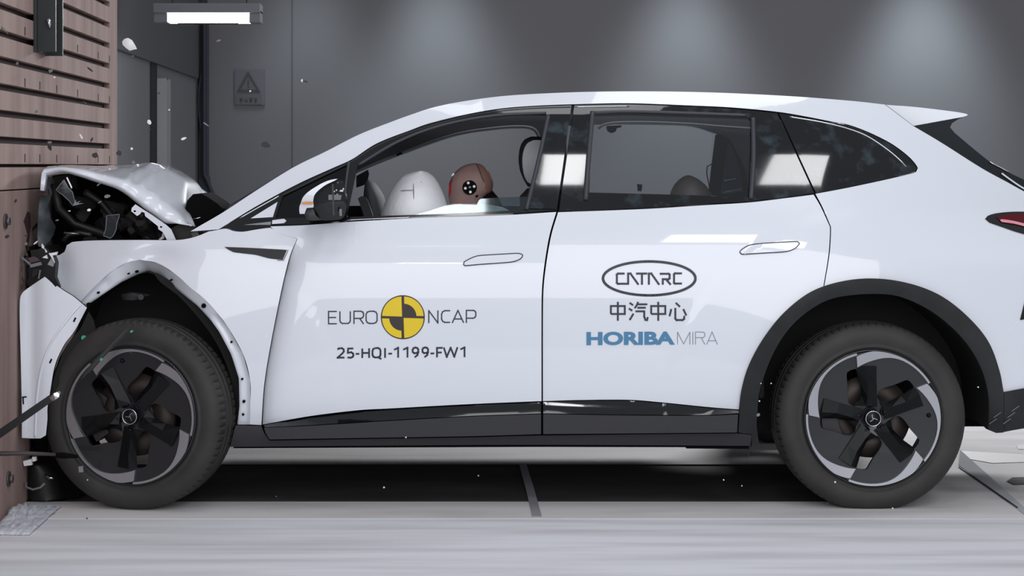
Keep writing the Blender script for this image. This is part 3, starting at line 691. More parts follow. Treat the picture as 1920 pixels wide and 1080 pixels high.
# broken glass left standing along the belt of the front window
panel('broken_glass', [(777, 403, 1), (800, 396.5, 1), (834, 385.5, 1), (857, 382.5, 1), (894, 384, 1), (898, 375, 1), (902, 372.5, 1), (917, 371.5, 1), (950, 370, 1), (992, 368.5, 1), (985, 394, 1), (846, 401, 1)], M['glass_teal'], ff, off=.01, thick=.004, grid=12)
panel('window_glass', [(1112, 212, 1), (1180, 211, 1), (1290, 214, 1), (1409, 219, 1), (1405, 373, 1), (1104, 363, 1)], M['glass'], rf, off=.014, thick=.003, grid=30)

# front wing with its folded arch lip
CR = [(469, 796), (469.5, 755), (469, 713), (456, 664.5), (427, 613), (407.5, 587), (381.6, 559), (355.6, 538), (330, 515), (297, 494), (262, 487), (240, 492), (215, 505), (185, 530), (150, 566)]
IN = [(445, 796), (449, 762), (448, 710), (433.5, 664.5), (411, 622), (395, 600), (370, 573), (346, 554), (320, 532), (298, 518), (276, 509.6), (255, 516), (225, 530), (195, 550), (163, 572)]
def y_fen(px, py):
    y = ys(px, py) + .03 * bump(px, py, 285, 478, 45, 16) - .018 * bump(px, py, 258, 470, 40, 14) + .03 * bump(px, py, 110, 500, 22, 40)
    y += .014 * bump(px, py, 625, 428, 34, 26)
    return y
fen = panel('front_wing', [(125, 460, 1), (135, 454), (175, 451), (250, 450), (332, 450), (363, 445), (392, 434, 1), (412, 430.5), (424, 428.5), (437, 433), (455, 434.5), (471, 432), (489, 429), (507, 427, 1), (513, 431.2), (530.5, 440.3), (557, 447.7, 1), (543.5, 480), (528.5, 540), (508.5, 640), (495.5, 720), (490, 797, 1)] +
            [(469, 796, 1)] + CR[1:10] + [(262, 487, 1)] + CR[11:14] + [(150, 566, 1), (128, 553), (112, 536), (104, 516), (104, 492), (97.5, 480, 1), (112, 478), (121, 472)],
            WP, car, yfn=y_fen, grid=9)
dep = [.012, .012, .012, .013, .015, .020, .028, .04, .06, .085, .08, .05, .025, .014, .012]
dr = spline(CR, 7, closed=False)
tC = np.linspace(0, 1, len(CR)); tt = np.linspace(0, 1, 70)
bm = bmesh.new(); rows = []
for t in tt:
    c = (np.interp(t, tC, [p[0] for p in CR]), np.interp(t, tC, [p[1] for p in CR])); i_ = (np.interp(t, tC, [p[0] for p in IN]), np.interp(t, tC, [p[1] for p in IN])); d_ = np.interp(t, tC, dep)
    r = []
    for s in (0, .12, .3, .5, .75, 1):
        px, py = c[0] + (i_[0] - c[0]) * s, c[1] + (i_[1] - c[1]) * s
        r.append(W(px, py, y_fen(c[0], c[1]) + d_ * (min(1, s / .3) if d_ < .02 else s)))
    r.append(r[-1] + Vector((0, .04, 0)))
    rows.append(r)
loft(bm, rows); bmesh.ops.recalc_face_normals(bm, faces=bm.faces)
for f in bm.faces:
    pass
lip = obj('arch_lip', bm, M['white'], fen)
def lipdepth(px, py): return y_fen(px, py) + .008
for px, py, r in ((240, 513.5, 1.6), (255.5, 509.5, 2.6), (320, 525.5, 2), (381.6, 573.5, 4.4), (433.6, 641.5, 2), (453.8, 711, 2.1), (457, 753, 2.8), (455.5, 777.5, 2.3), (183.5, 549, 2.2), (165, 571, 3.4)):
    a = W(px, py, lipdepth(px, py) - .004 - (.006 if py > 520 else -.004)); b = a + Vector((0, .03, 0)); tube('rivet_hole', [a, b], r / 472, M['black'], lip, 12)
panel('side_vent', [(421, 463, 1), (450, 464), (480, 465.3), (538, 468.5, 1), (530, 487, 1), (512, 485.5), (500, 483.5), (480, 478), (455, 475), (437, 472.5), (428, 468)], M['cladding_low'], fen, yfn=y_fen, off=-.003, thick=.01, grid=8)
decal('vent_edge', [[(540.5, 468.5), (531.5, 488), (520, 488)]], 1.6, M['frag_grey'], fen, yfn=y_fen, off=-.002)
# bracket strip of the wing reaching up under the bonnet
ub = panel('wing_bracket', [(254, 383, 1), (247, 390), (246, 396, 1), (257, 405, 1), (262, 402, 1), (266, 397), (271, 399), (272, 405, 1), (296, 424, 1), (297, 430, 1), (305, 435, 1), (313, 450, 1), (330, 450, 1), (321, 430, 1), (311, 421, 1), (285, 403, 1), (266, 391, 1)], WP, car, yfn=lambda x, y: .13, thick=.004, grid=14,
             holes=[circ(252.7, 396, 2.6, 1.8, n=10), circ(302, 425.5, 2.2, 1.8, n=10)])
# torn bumper corner
def y_bc(px, py): return .01 + .05 * ((px - 70) / 90) ** 2 + .02 * bump(px, py, 60, 640, 12, 200)
BCP = [(84, 519, 1), (60, 535), (42, 549), (37.5, 562), (37, 600), (39, 675), (41, 770), (41, 821, 1), (60, 822, 1), (76, 822, 1), (86, 816, 1), (89, 785), (89, 765), (94, 735), (103, 685), (120, 647), (140, 620), (163, 577, 1), (150, 566, 1), (138, 556), (120, 545), (107, 536, 1), (104, 538, 1), (97, 530, 1), (88, 522, 1)]
bc = panel('bumper_corner', BCP, WP, car, yfn=y_bc, grid=9)
bead2 = lambda name, pts, r, m, par, yf, off=0: tube(name, [W(x, y, yf(x, y) + off) for x, y in spline(pts, 7, closed=False)], r, m, par, 8)
bead2('crease_ridge', [(66, 820), (67, 790), (70, 740), (78, 690), (92, 650), (112, 618), (135, 588), (150, 572)], .006, M['white'], bc, y_bc, .002)
for px, py, a in ((140, 599.5, 1), (95, 677, 1.2)):
    dx, dz = .5, 1
    decal('slot', [[(px - 2, py + 4), (px + 2, py - 4)]], 3.2, M['black'], bc, yfn=y_bc, off=-.002)
decal('torn_tab', [[(41, 745), (50, 744)], [(43, 745), (44, 758)]], 2.5, M['black'], bc, yfn=y_bc, off=-.004)

# wheel houses
def liner(name, edge, y0, y1, px_fill):
    bm = bmesh.new(); rows = []
    E = [W(x, y, y0) for x, y in spline(edge, 12, closed=False)]
    for p in E: rows.append([p, p + Vector((0, (y1 - y0) * .5, .012)), p + Vector((0, y1 - y0, 0))])
    loft(bm, rows); 
    c = [bm.verts.new(p + Vector((0, y1 - y0, 0))) for p in E]; bm.faces.new(c)
    bmesh.ops.recalc_face_normals(bm, faces=bm.faces); return obj(name, bm, M['liner'], car)
rl = liner('wheel_house', [(1408, 836), (1420, 800), (1421, 778), (1426, 731), (1449, 667), (1481, 616), (1523, 579), (1568, 558), (1638, 551), (1693, 558), (1753, 588), (1804, 634), (1837, 685), (1853, 741), (1853, 806)], .06, .42, 0)
fl = liner('wheel_house', [(440, 838), (446, 796), (449, 762), (448, 710), (433.5, 664.5), (411, 622), (395, 600), (370, 573), (346, 554), (320, 532), (298, 518), (276, 510), (255, 516), (225, 530), (195, 550), (163, 573), (142, 622), (112, 670), (98, 720), (90, 770), (90, 850)], .13, .50, 0)
bm = bmesh.new(); inflate(bm, [(548, 240), (552, 225), (562, 228)], [(548, 260), (552, 285), (562, 270)], .2, lambda t: .03, 16, 8); obj('liner_clip', bm, M['arch'], fl)
p = W(264, 557, .14); tube('liner_clip', [p, p + Vector((0, .03, 0))], .012, M['engine2'], fl, 12)
# dark inner liner rim on the right of the front wheel
panel('liner_edge', [(449, 796, 1), (453, 750), (450, 700), (438, 660), (414, 614), (395, 590), (360, 556), (320, 528), (290, 512), (300, 528), (340, 560), (385, 612), (412, 655), (430, 700), (440, 745), (440, 796, 1)], M['liner'], car, yfn=lambda x, y: .11, thick=.02, grid=20)
# rear flare
def y_fl(px, py):
    r = math.hypot(px - 1636, (py - 785) * .98); return ys(px, py) - .022 + .03 * max(0, min(1, (250 - r) / 35)) 
flare = panel('wheel_arch_flare', [(1387, 769, 1), (1384.5, 811, 1), (1409, 815, 1), (1409, 838, 1), (1424, 838, 1), (1419, 800)] + ARCHI[1:-1] + [(1853, 806, 1), (1868, 812, 1), (1882, 811, 1), (1882, 736, 1)] + ARCH[::-1][1:-1], [M['arch'], M['liner']], car, yfn=y_fl, grid=10, thick=.04)
bump_low = panel('rear_bumper_valance', [(1882.6, 736, 1), (1920, 729), (1990, 718), (2075, 703, 1), (2070, 765), (1990, 785, 1), (1925, 797, 1), (1922, 803, 1), (1898, 807, 1), (1882.6, 810, 1)], [M['arch'], M['liner']], car, grid=16, off=-.015, thick=.05)
for k in range(7):
    x0 = 1855 + (k % 4) * 8 + (26 if k > 3 else 0); y0 = 795 - (k % 4) * 12
    decal('scuff_mark', [[(x0, y0), (x0 + 14, y0 - 10)]], 1.4, M['frag_grey'], flare if k <= 3 else bump_low, yfn=lambda x, y: (y_fl(x, y) if x < 1882 else ys(x, y) - .015), off=-.003) if x0 + 14 < 1882 or k > 3 else None

# roof, windscreen, tail
def near3(px, py, dy=0): return W(px, py, ys(px, py) + dy)
def across(name, pts, crown, mats, n=14, ins=0.0, flip=False):
    bm = bmesh.new(); rows = []
    for i, p in enumerate(pts):
        c = Vector(crown(i / (len(pts) - 1))); r = []
        for k in range(n + 1):
            s = -1 + 2 * k / n; yy = p.y + (CW - 2 * p.y) * k / n
            q = Vector((p.x, yy, p.z)) + c * (1 - abs(s) ** 2.2); r.append(q)
        rows.append(r)
    loft(bm, rows, flip=flip); bmesh.ops.recalc_face_normals(bm, faces=bm.faces)
    return obj(name, bm, mats, car)
top = spline(OUT, 22, closed=False)
roofp = [near3(x, y + .6, .006) for x, y in top if x > 735]
across('roof', roofp, lambda t: (0, 0, .016), M['white'])
wsp = [near3(x, y + 3, .02) for x, y in top if x < 765]
across('windscreen', wsp, lambda t: (-.045 * (1 - t) - .005, 0, .02 * (1 - t) + .01), M['glass_screen'], 20)
across('headliner', [near3(x, y + 22, .02) for x, y in top if 700 < x < 1660], lambda t: (0, 0, .0), M['seatdark'])
# spoiler and tailgate: loops swept across the car
def sweep(name, pts, y0, y1, m, par=car, dens=True, ins=.0):
    """closed outline swept from y0 to y1 across the car"""
    bm = bmesh.new(); lp = spline(pts, 10) if dens else pts
    shell(bm, [lp], 60, lambda x, y: W(x, y, y0), (0, y1 - y0, 0)); return obj(name, bm, m, par)
SPY = .37
sweep('roof_spoiler', [(1661, 196.5, 1), (1720, 201), (1790, 209.5), (1812, 213.5), (1815, 216, 1), (1806, 219), (1773, 225), (1713, 236, 1)], SPY, CW - SPY, M['white'])
sweep('tailgate_glass', [(1713, 236.5, 1), (1773, 225.5, 1), (1806, 219.5, 1), (1796, 224), (1785, 231), (1781.5, 239, 1), (1790, 249), (1855, 302.5), (1890, 322.5), (1920, 337), (1990, 372, 1), (1980, 392, 1), (1920, 358.5), (1890, 342), (1840, 314.5), (1765, 267, 1)], SPY + .005, CW - SPY - .005, mat('dark_teal_gloss', srgb(18, 27, 33), rough=.3, spec=.2))
tail = [(1980, 392), (2060, 425), (2088, 470), (2092, 560), (2088, 640), (2072, 700), (2068, 765)]
across('tailgate', [near3(x, y, .0) for x, y in spline(tail, 20, closed=False)], lambda t: (.09, 0, 0), M['white'])
bead2('chrome_moulding', [(1856, 304), (1875, 313.5), (1893, 323)], .003, M['chrome'], car, lambda x, y: SPY - .004)
bead2('chrome_moulding', [(1878, 325), (1893, 336), (1912, 349), (1935, 362)], .004, M['white'], car, lambda x, y: SPY - .006)
tlp = panel('tail_light', [(1847.5, 410.5), (1852, 405), (1865, 400.5), (1890, 397.5), (1920, 396.8), (2000, 398), (2060, 404, 1), (2075, 460, 1), (2000, 458), (1915, 437.5), (1877.5, 425), (1855, 417)], [M['black_gloss'], M['black']], car, off=-.004, grid=10, thick=.02)
panel('red_lens', [(1868, 407, 1), (1890, 402), (1920, 400.5), (2000, 402), (2055, 408, 1), (2065, 440, 1), (1990, 436), (1920, 424), (1880, 417)], M['red'], tlp, off=-.007, thick=.004, grid=12)
panel('lamp_bar', [(1875, 412.5), (1878, 411), (1900, 414), (1925, 420, 1), (1925, 425.5, 1), (1900, 419), (1878, 416)], M['pinklamp'], tlp, off=-.010, thick=.003, grid=8)
panel('rear_vent', [(1913, 600, 1), (1924, 556, 1), (1975, 552, 1), (1975, 590, 1)], BP, car, off=-.004, thick=.01, grid=14)
decal('bumper_seam', [[(1912, 601), (1890, 618)]], 1.2, M['frag_white'], car, off=-.002)

# far flank with its window openings
def yfar(px, py): return 1.66
far_out = [(430, 415, 1), (500, 366), (560, 336), (640, 298), (720, 262), (800, 236), (860, 222), (960, 212), (1100, 208), (1250, 209), (1400, 214), (1500, 228), (1560, 250), (1640, 300, 1), (1700, 340, 1), (1780, 430, 1), (1760, 640, 1), (1500, 700, 1), (520, 700, 1), (470, 480, 1)]
M['inner_trim'] = mat('grey_inner_trim', srgb(92, 92, 98), rough=0.6)
far = panel('far_body_side', far_out, [M['inner_trim'], M['white']], car, yfn=yfar, thick=.12, grid=60,
            holes=[[(540, 395, 1), (600, 358), (671, 324), (760, 288), (853, 256), (930, 243.5), (980, 241), (1000, 246), (1010, 262, 1), (1003, 392, 1)], [(1062, 236, 1), (1150, 233.5), (1290, 236.5), (1343, 251, 1), (1331, 372, 1), (1062, 378, 1)],
                   [(1366, 272, 1), (1376, 280), (1391, 315), (1402, 352, 1), (1355, 362, 1)]])
panel('window_glass', [(1364, 270, 1), (1376, 278, 1), (1393, 315, 1), (1404, 354, 1), (1353, 364, 1)], M['glass_dark'], far, yfn=lambda x, y: 1.7, thick=.004, grid=60)
panel('rear_pillar_trim', [(1342.8, 252.8, 1), (1354, 252.8, 1), (1369, 263), (1384, 291), (1398, 324), (1403, 358, 1), (1400, 374, 1), (1329, 372, 1), (1334.4, 319, 1)], M['black'], far, yfn=lambda x, y: 1.62, thick=.03, grid=40, holes=[[(1363.6, 269, 1), (1371, 272), (1387, 313), (1394, 360, 1), (1350, 365, 1)]])
f_bead = lambda name, pts, r, m: tube(name, [W(x, y, 1.64) for x, y in spline(pts, 7, closed=False)], r, m, far, 8)
f_bead('door_seal', [(560, 376), (600, 355), (671, 321), (760, 284), (853, 252.5), (930, 240), (980, 237.5), (1003, 243), (1013, 262)], .007, M['trimpale'])
f_bead('door_seal', [(1122, 241), (1130, 235), (1150, 230.5), (1210, 229.5), (1290, 232.5), (1345, 237), (1408, 241.5)], .007, M['trimpale'])
panel('coat_hook', [(1138, 236, 1), (1166, 235, 1), (1164, 239, 1), (1157, 240), (1154, 247), (1147, 249.5), (1140, 246), (1138, 240)], M['black'], far, yfn=lambda x, y: 1.55, thick=.03, grid=20)
panel('lock_knob', [(1195, 345, 1), (1204, 346, 1), (1204, 353), (1202.5, 359, 1), (1196, 358, 1), (1196, 350)], M['black'], far, yfn=lambda x, y: 1.5, thick=.02, grid=20)
tube('cable', [W(1336, 307, 1.5), W(1326, 312, 1.5), W(1325, 325, 1.5), W(1330, 350, 1.5), W(1332, 372, 1.5)], .003, M['black'], far, 6)
tube('grab_clip', [W(744, 291, 1.6), W(750, 288, 1.6), W(754, 287, 1.6)], .005, M['black'], far, 8)
panel('far_belt_trim', [(560, 386, 1), (1010, 386, 1), (1010, 420, 1), (560, 420, 1)], M['dark'], far, yfn=lambda x, y: 1.58, thick=.06, grid=60)
# underbody and cabin floor
box('underbody', W(452, 800, 0).x, W(1400, 800, 0).x, .16, CW - .12, .25, .44, M['black'], car, .01)
box('underbody', W(1400, 800, 0).x, W(2040, 800, 0).x, .46, CW - .46, .26, .60, M['black'], car, .01)
box('firewall', W(440, 800, 0).x, W(470, 800, 0).x, .15, CW - .15, .4, 1.08, M['black'], car, .01)
box('rear_bulkhead', W(1440, 800, 0).x, W(1460, 800, 0).x, .3, CW - .25, .4, 1.15, M['seatdark'], car, .01)
box('dashboard', W(470, 800, 0).x, W(618, 800, 0).x, .2, CW - .25, .75, 1.16, M['dark'], car, .04)

# ------------------------------------------------------------------ bonnet, cowl and the crushed nose
ST = [  # per station: underside edge, flange crease, upper crease, crest (seen at depth), in photo positions
    ((83, 331), (78.5, 324), (84, 316), (97, 312.5), .30),
    ((117, 324), (110, 317), (118, 313), (130, 311.5), .55),
    ((146, 330.5), (150, 325), (158, 318), (166, 311), .60),
    ((173, 339.5), (182, 335), (191, 327), (202, 310.5), .62),
    ((213, 352), (221, 346.5), (230, 337), (243, 309), .62),
    ((235, 364), (240, 358), (248, 347), (263, 306.5), .60),
    ((254, 379), (257, 371), (267, 357.5), (285, 305), .58),
    ((270, 391), (274, 382), (285, 367.5), (303, 312.5), .60),
    ((285, 402), (290, 393.5), (302, 381.5), (322, 322), .62),
    ((300, 412), (306, 404.5), (320, 394), (342, 334.5), .64),
    ((314, 419.5), (320, 413), (338, 408.5), (352, 350), .62),
    ((333, 419.6), (340, 420.4), (352, 418.5), (351, 385), .36),
    ((352, 421.5), (357, 423.2), (366, 424), (358, 404), .22)]
def interp_row(j, t):
    n = len(ST); x = t * (n - 1); i = min(int(x), n - 2); f = x - i
    def cr(k): return ST[max(0, min(n - 1, k))][j]
    a, b, c, d = cr(i - 1), cr(i), cr(i + 1), cr(i + 2)
    h = lambda p0, p1, p2, p3: 0.5 * ((2 * p1) + (-p0 + p2) * f + (2 * p0 - 5 * p1 + 4 * p2 - p3) * f * f + (-p0 + 3 * p1 - 3 * p2 + p3) * f ** 3)
    if j == 4: return h(a, b, c, d)
    return (h(a[0], b[0], c[0], d[0]), h(a[1], b[1], c[1], d[1]))
bm = bmesh.new(); rows = []
for k in range(61):
    t = k / 60; a, b, c, d, dy = [interp_row(j, t) for j in range(5)]
    y0 = .115 + .02 * math.sin(k * .5) * .3
    A = W(*a, y0 + .022); B = W(*b, y0); Cc = W(*c, y0 + .035); Dd = W(*d, y0 + dy)
    r = [A + Vector((0, .05, .004)), A, A * .4 + B * .6 + Vector((0, -.004, 0)), B]
    r += [B * .5 + Cc * .5 + Vector((0, -.003, .004)), Cc]
    wr = .006 * math.sin(k * .9) * math.exp(-((k - 26) / 12) ** 2)
    for s in (.12, .28, .45, .62, .8, .92):
        bul = .026 * math.sin(PI * s) * (.4 + .6 * math.exp(-((k - 24) / 16) ** 2))
        r.append(Cc + (Dd - Cc) * s + Vector((0, -bul * .55, bul * .45 + wr * math.sin(s * 9))))
    r.append(Dd)
    far_ = CW - Dd.y
    if far_ > Dd.y + .05:
        for s in (.33, .66, 1): r.append(Vector((Dd.x, Dd.y + (far_ - Dd.y) * s, Dd.z - .012 * s)))
        r.append(Vector((Dd.x, CW - .12, Dd.z - .12)))
    else:
        for s in range(4): r.append(Dd + Vector((0, .0005 * (s + 1), 0)))
    rows.append(r)
loft(bm, rows); bmesh.ops.recalc_face_normals(bm, faces=bm.faces)
hood = obj('bonnet', bm, M['white'], car)
sol = hood.modifiers.new('thickness', 'SOLIDIFY'); sol.thickness = .004; sol.offset = -1
slab('bonnet_front_lip', [(78.5, 324), (77, 335), (75.5, 357), (82, 358), (84.5, 345), (86, 331), (88, 320), (84, 317)], lambda x, y: .11 + .02 * abs(x - 80) / 8, .03, M['white'], hood)
tube('bonnet_far_edge', [W(x, y, 1.35) for x, y in ((352, 340), (366, 351), (387, 364), (402, 374), (416, 385))], .006, M['trimpale'], hood, 8)
slab('bonnet_far_edge', [(345, 334), (362, 346.5), (380, 357), (388, 363), (384, 366), (364, 362), (350, 352)], 1.2, .05, M['white'], hood)
slab('cowl', [(343, 428), (346, 395), (351, 376), (362, 364), (378, 363), (392, 371), (408, 382), (418, 391), (405, 412), (372, 432), (360, 436)], .34, .35, M['black'], car)
slab('cowl_side', [(313, 450), (318, 430), (335, 420), (366, 425), (357, 436), (362, 446), (340, 450)], .2, .2, M['engine'], car)
tube('wiper_arm', [W(361, 411, .30), W(376, 408, .30)], .0022, M['chrome'], car, 6)
# torn openings of the engine bay, full of dark parts
eng = slab('engine_bay', [(92, 330), (118, 326), (150, 332), (215, 354), (252, 382), (300, 420), (330, 430), (345, 450), (345, 470), (130, 470), (120, 478), (98, 470), (88, 440), (90, 380)], .62, .7, M['black'], car)
random.seed(11)
for k in range(26):
    px = random.uniform(110, 320); lo = float(np.interp(px, [90, 120, 215, 252, 320], [335, 335, 362, 392, 440])); py = random.uniform(lo + 8, 462)
    s = random.uniform(.02, .06); p = W(px, py, random.uniform(.25, .55)); R_ = Matrix.Translation(p) @ Matrix.Rotation(random.uniform(0, 3), 4, Vector((random.random(), random.random(), random.random())).normalized())
    bm = bmesh.new(); add_box(bm, -s, s, -s * .6, s * .6, -s * .4, s * .5, 0, R_); bmesh.ops.bevel(bm, geom=bm.edges[:], offset=s * .12, segments=2, affect='EDGES')
    obj('engine_part', bm, M['engine'] if random.random() < .8 else M['engine2'], eng)
for pts, r, m in (([(118, 452, .3), (128, 440, .3), (150, 436, .32), (172, 441, .3)], .010, 'engine2'), ([(120, 436.5, .25), (148, 438.5, .25)], .004, 'silver'), ([(255, 402, .35), (262, 394, .34), (270, 400, .3), (262, 412, .3)], .012, 'engine2'),
                  ([(160, 360, .3), (190, 380, .35), (230, 430, .3)], .014, 'engine'), ([(100, 345, .3), (110, 390, .3), (140, 420, .35), (200, 440, .3)], .018, 'engine'), ([(240, 400, .3), (270, 430, .32), (280, 455, .3)], .02, 'engine2'),
                  ([(285, 425, .3), (300, 440, .28), (303, 452, .25)], .012, 'engine')):
    tube('hose', [W(*p) for p in pts], r, M[m], eng, 10)
slab('lamp_bracket', [(297, 449), (303, 444), (305, 436), (307, 441), (308, 447), (302, 449.5)], .2, .01, M['frag_white'], eng)
slab('belt_spike', [(62, 361), (75, 358), (89, 354), (90, 366), (75, 366)], .16, .03, M['stain'], eng)
# grey plastic skin of the nose, standing against the block
gs = slab('nose_skin', [(80, 334), (94, 331), (101, 338), (98, 360), (90, 385), (95, 410), (104, 425), (100, 440), (90, 455), (80, 463), (72, 462), (70, 440), (72, 400), (75, 362)], lambda x, y: .20 + .08 * math.sin(y * .06) * .4 + .1 * ((x - 72) / 30) ** 2, .01, M['greyplastic'], car, grid=7, bulge=.01)
nd = slab('crushed_grille', [(31, 470), (40, 462), (52, 470), (70, 468), (84, 462), (97, 474), (104, 492), (103, 520), (112, 538), (98, 530), (84, 518), (60, 535), (38, 552), (31, 560), (27, 520)], .14, .25, M['engine'], car)
for pts, y, m in (([(27, 492), (35, 478), (46, 470), (52, 478), (46, 486), (36, 494)], .08, 'brown'), ([(38, 480), (44, 474), (56, 490), (57, 500), (50, 496)], .07, 'engine2'), ([(52, 484), (62, 481), (70, 484), (74, 489), (57, 493)], .06, 'brown'),
                  ([(56, 496), (76, 491), (78, 497), (57, 502)], .05, 'frag_grey'), ([(40, 481), (57, 494), (56, 497), (41, 485)], .05, 'frag_grey'), ([(78, 457), (82, 462), (82, 467), (78, 464)], .06, 'frag_white'),
                  ([(83, 466), (88, 472), (86, 474)], .06, 'frag_white'), ([(79, 483), (87, 478), (89, 485)], .05, 'frag_white'), ([(89, 496), (96, 484), (102, 491), (99, 500)], .05, 'trimpale'), ([(91, 475), (98, 474), (108, 472), (106, 478), (98, 479), (102, 493), (96, 482)], .04, 'frag_white'),
                  ([(74, 506), (76, 507), (73, 523), (71, 522)], .06, 'frag_grey'), ([(30, 500), (40, 505), (44, 530), (34, 545), (29, 530)], .05, 'brown'), ([(62, 505), (72, 503), (70, 515), (60, 520)], .08, 'arch')):
    slab('grille_piece', pts, y, .012, M[m], nd)
# lower nose: black air dam crushed against the block
ld = slab('air_dam', [(36, 822), (60, 824), (92, 826), (110, 850), (135, 900), (150, 940), (120, 952), (60, 950), (40, 948), (34, 900)], .22, .5, M['black'], car)
tube('fog_lamp_rim', [W(*p) for p in ((47, 905, .12), (50, 914, .11), (62, 918, .1), (76, 914, .1), (84, 906, .1))], .0045, M['frag_grey'], ld, 8)
tube('fog_lamp_rim', [W(*p) for p in ((85, 890, .12), (92, 896, .1), (100, 896, .1))], .005, M['chrome'], ld, 8)
bm = bmesh.new(); inflate(bm, [(866, 55), (880, 48), (925, 46), (946, 50)], [(866, 95), (880, 112), (925, 122), (946, 130)], .24, lambda t: .09, 20, 10); obj('air_duct', bm, M['engine'], ld)

# ------------------------------------------------------------------ door mirror
mf = slab('door_mirror', [(587, 374), (590, 364), (597, 355), (611, 345), (628, 337.5), (638, 338), (643.5, 349), (648, 369), (649.5, 389), (646, 404.5), (640, 410.8), (626, 412.8), (601, 412.8), (590, 406), (586, 395)], -.16, .10, [M['black_gloss']], car, bulge=.035, grid=8, corners=False)
slab('mirror_cap', [(564, 381), (568, 370), (577, 360.5), (590, 351.5), (606, 342.5), (621, 337), (633, 335.5), (628, 338.5), (611, 346.5), (597, 357), (589, 367), (587, 379), (587.5, 389), (575, 390), (571, 401), (562, 401), (561.5, 387)], -.165, .07, M['white'], mf, bulge=.02, grid=7, corners=False)
slab('indicator', [(565, 379), (580, 378), (586, 378.3), (586.5, 383), (580, 382.8), (566, 382.5)], -.172, .004, M['amber'], mf)
slab('mirror_foot', [(573, 392), (587, 390), (592, 404), (604, 412.8), (584, 414), (575, 411.5), (570.5, 402)], -.15, .2, M['cladding'], mf, bulge=.02, grid=7)
slab('mirror_glass', [(598, 372), (606, 356), (626, 343), (638, 343), (644, 362), (645.5, 392), (640, 405), (612, 406), (600, 398)], -.163, .004, M['black_gloss'], mf, bulge=.03, grid=7, corners=False)
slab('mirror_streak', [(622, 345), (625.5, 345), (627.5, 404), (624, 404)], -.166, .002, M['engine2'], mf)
slab('mirror_streak', [(636, 392), (641, 392), (641, 405), (637, 405)], -.166, .002, M['frag_grey'], mf)

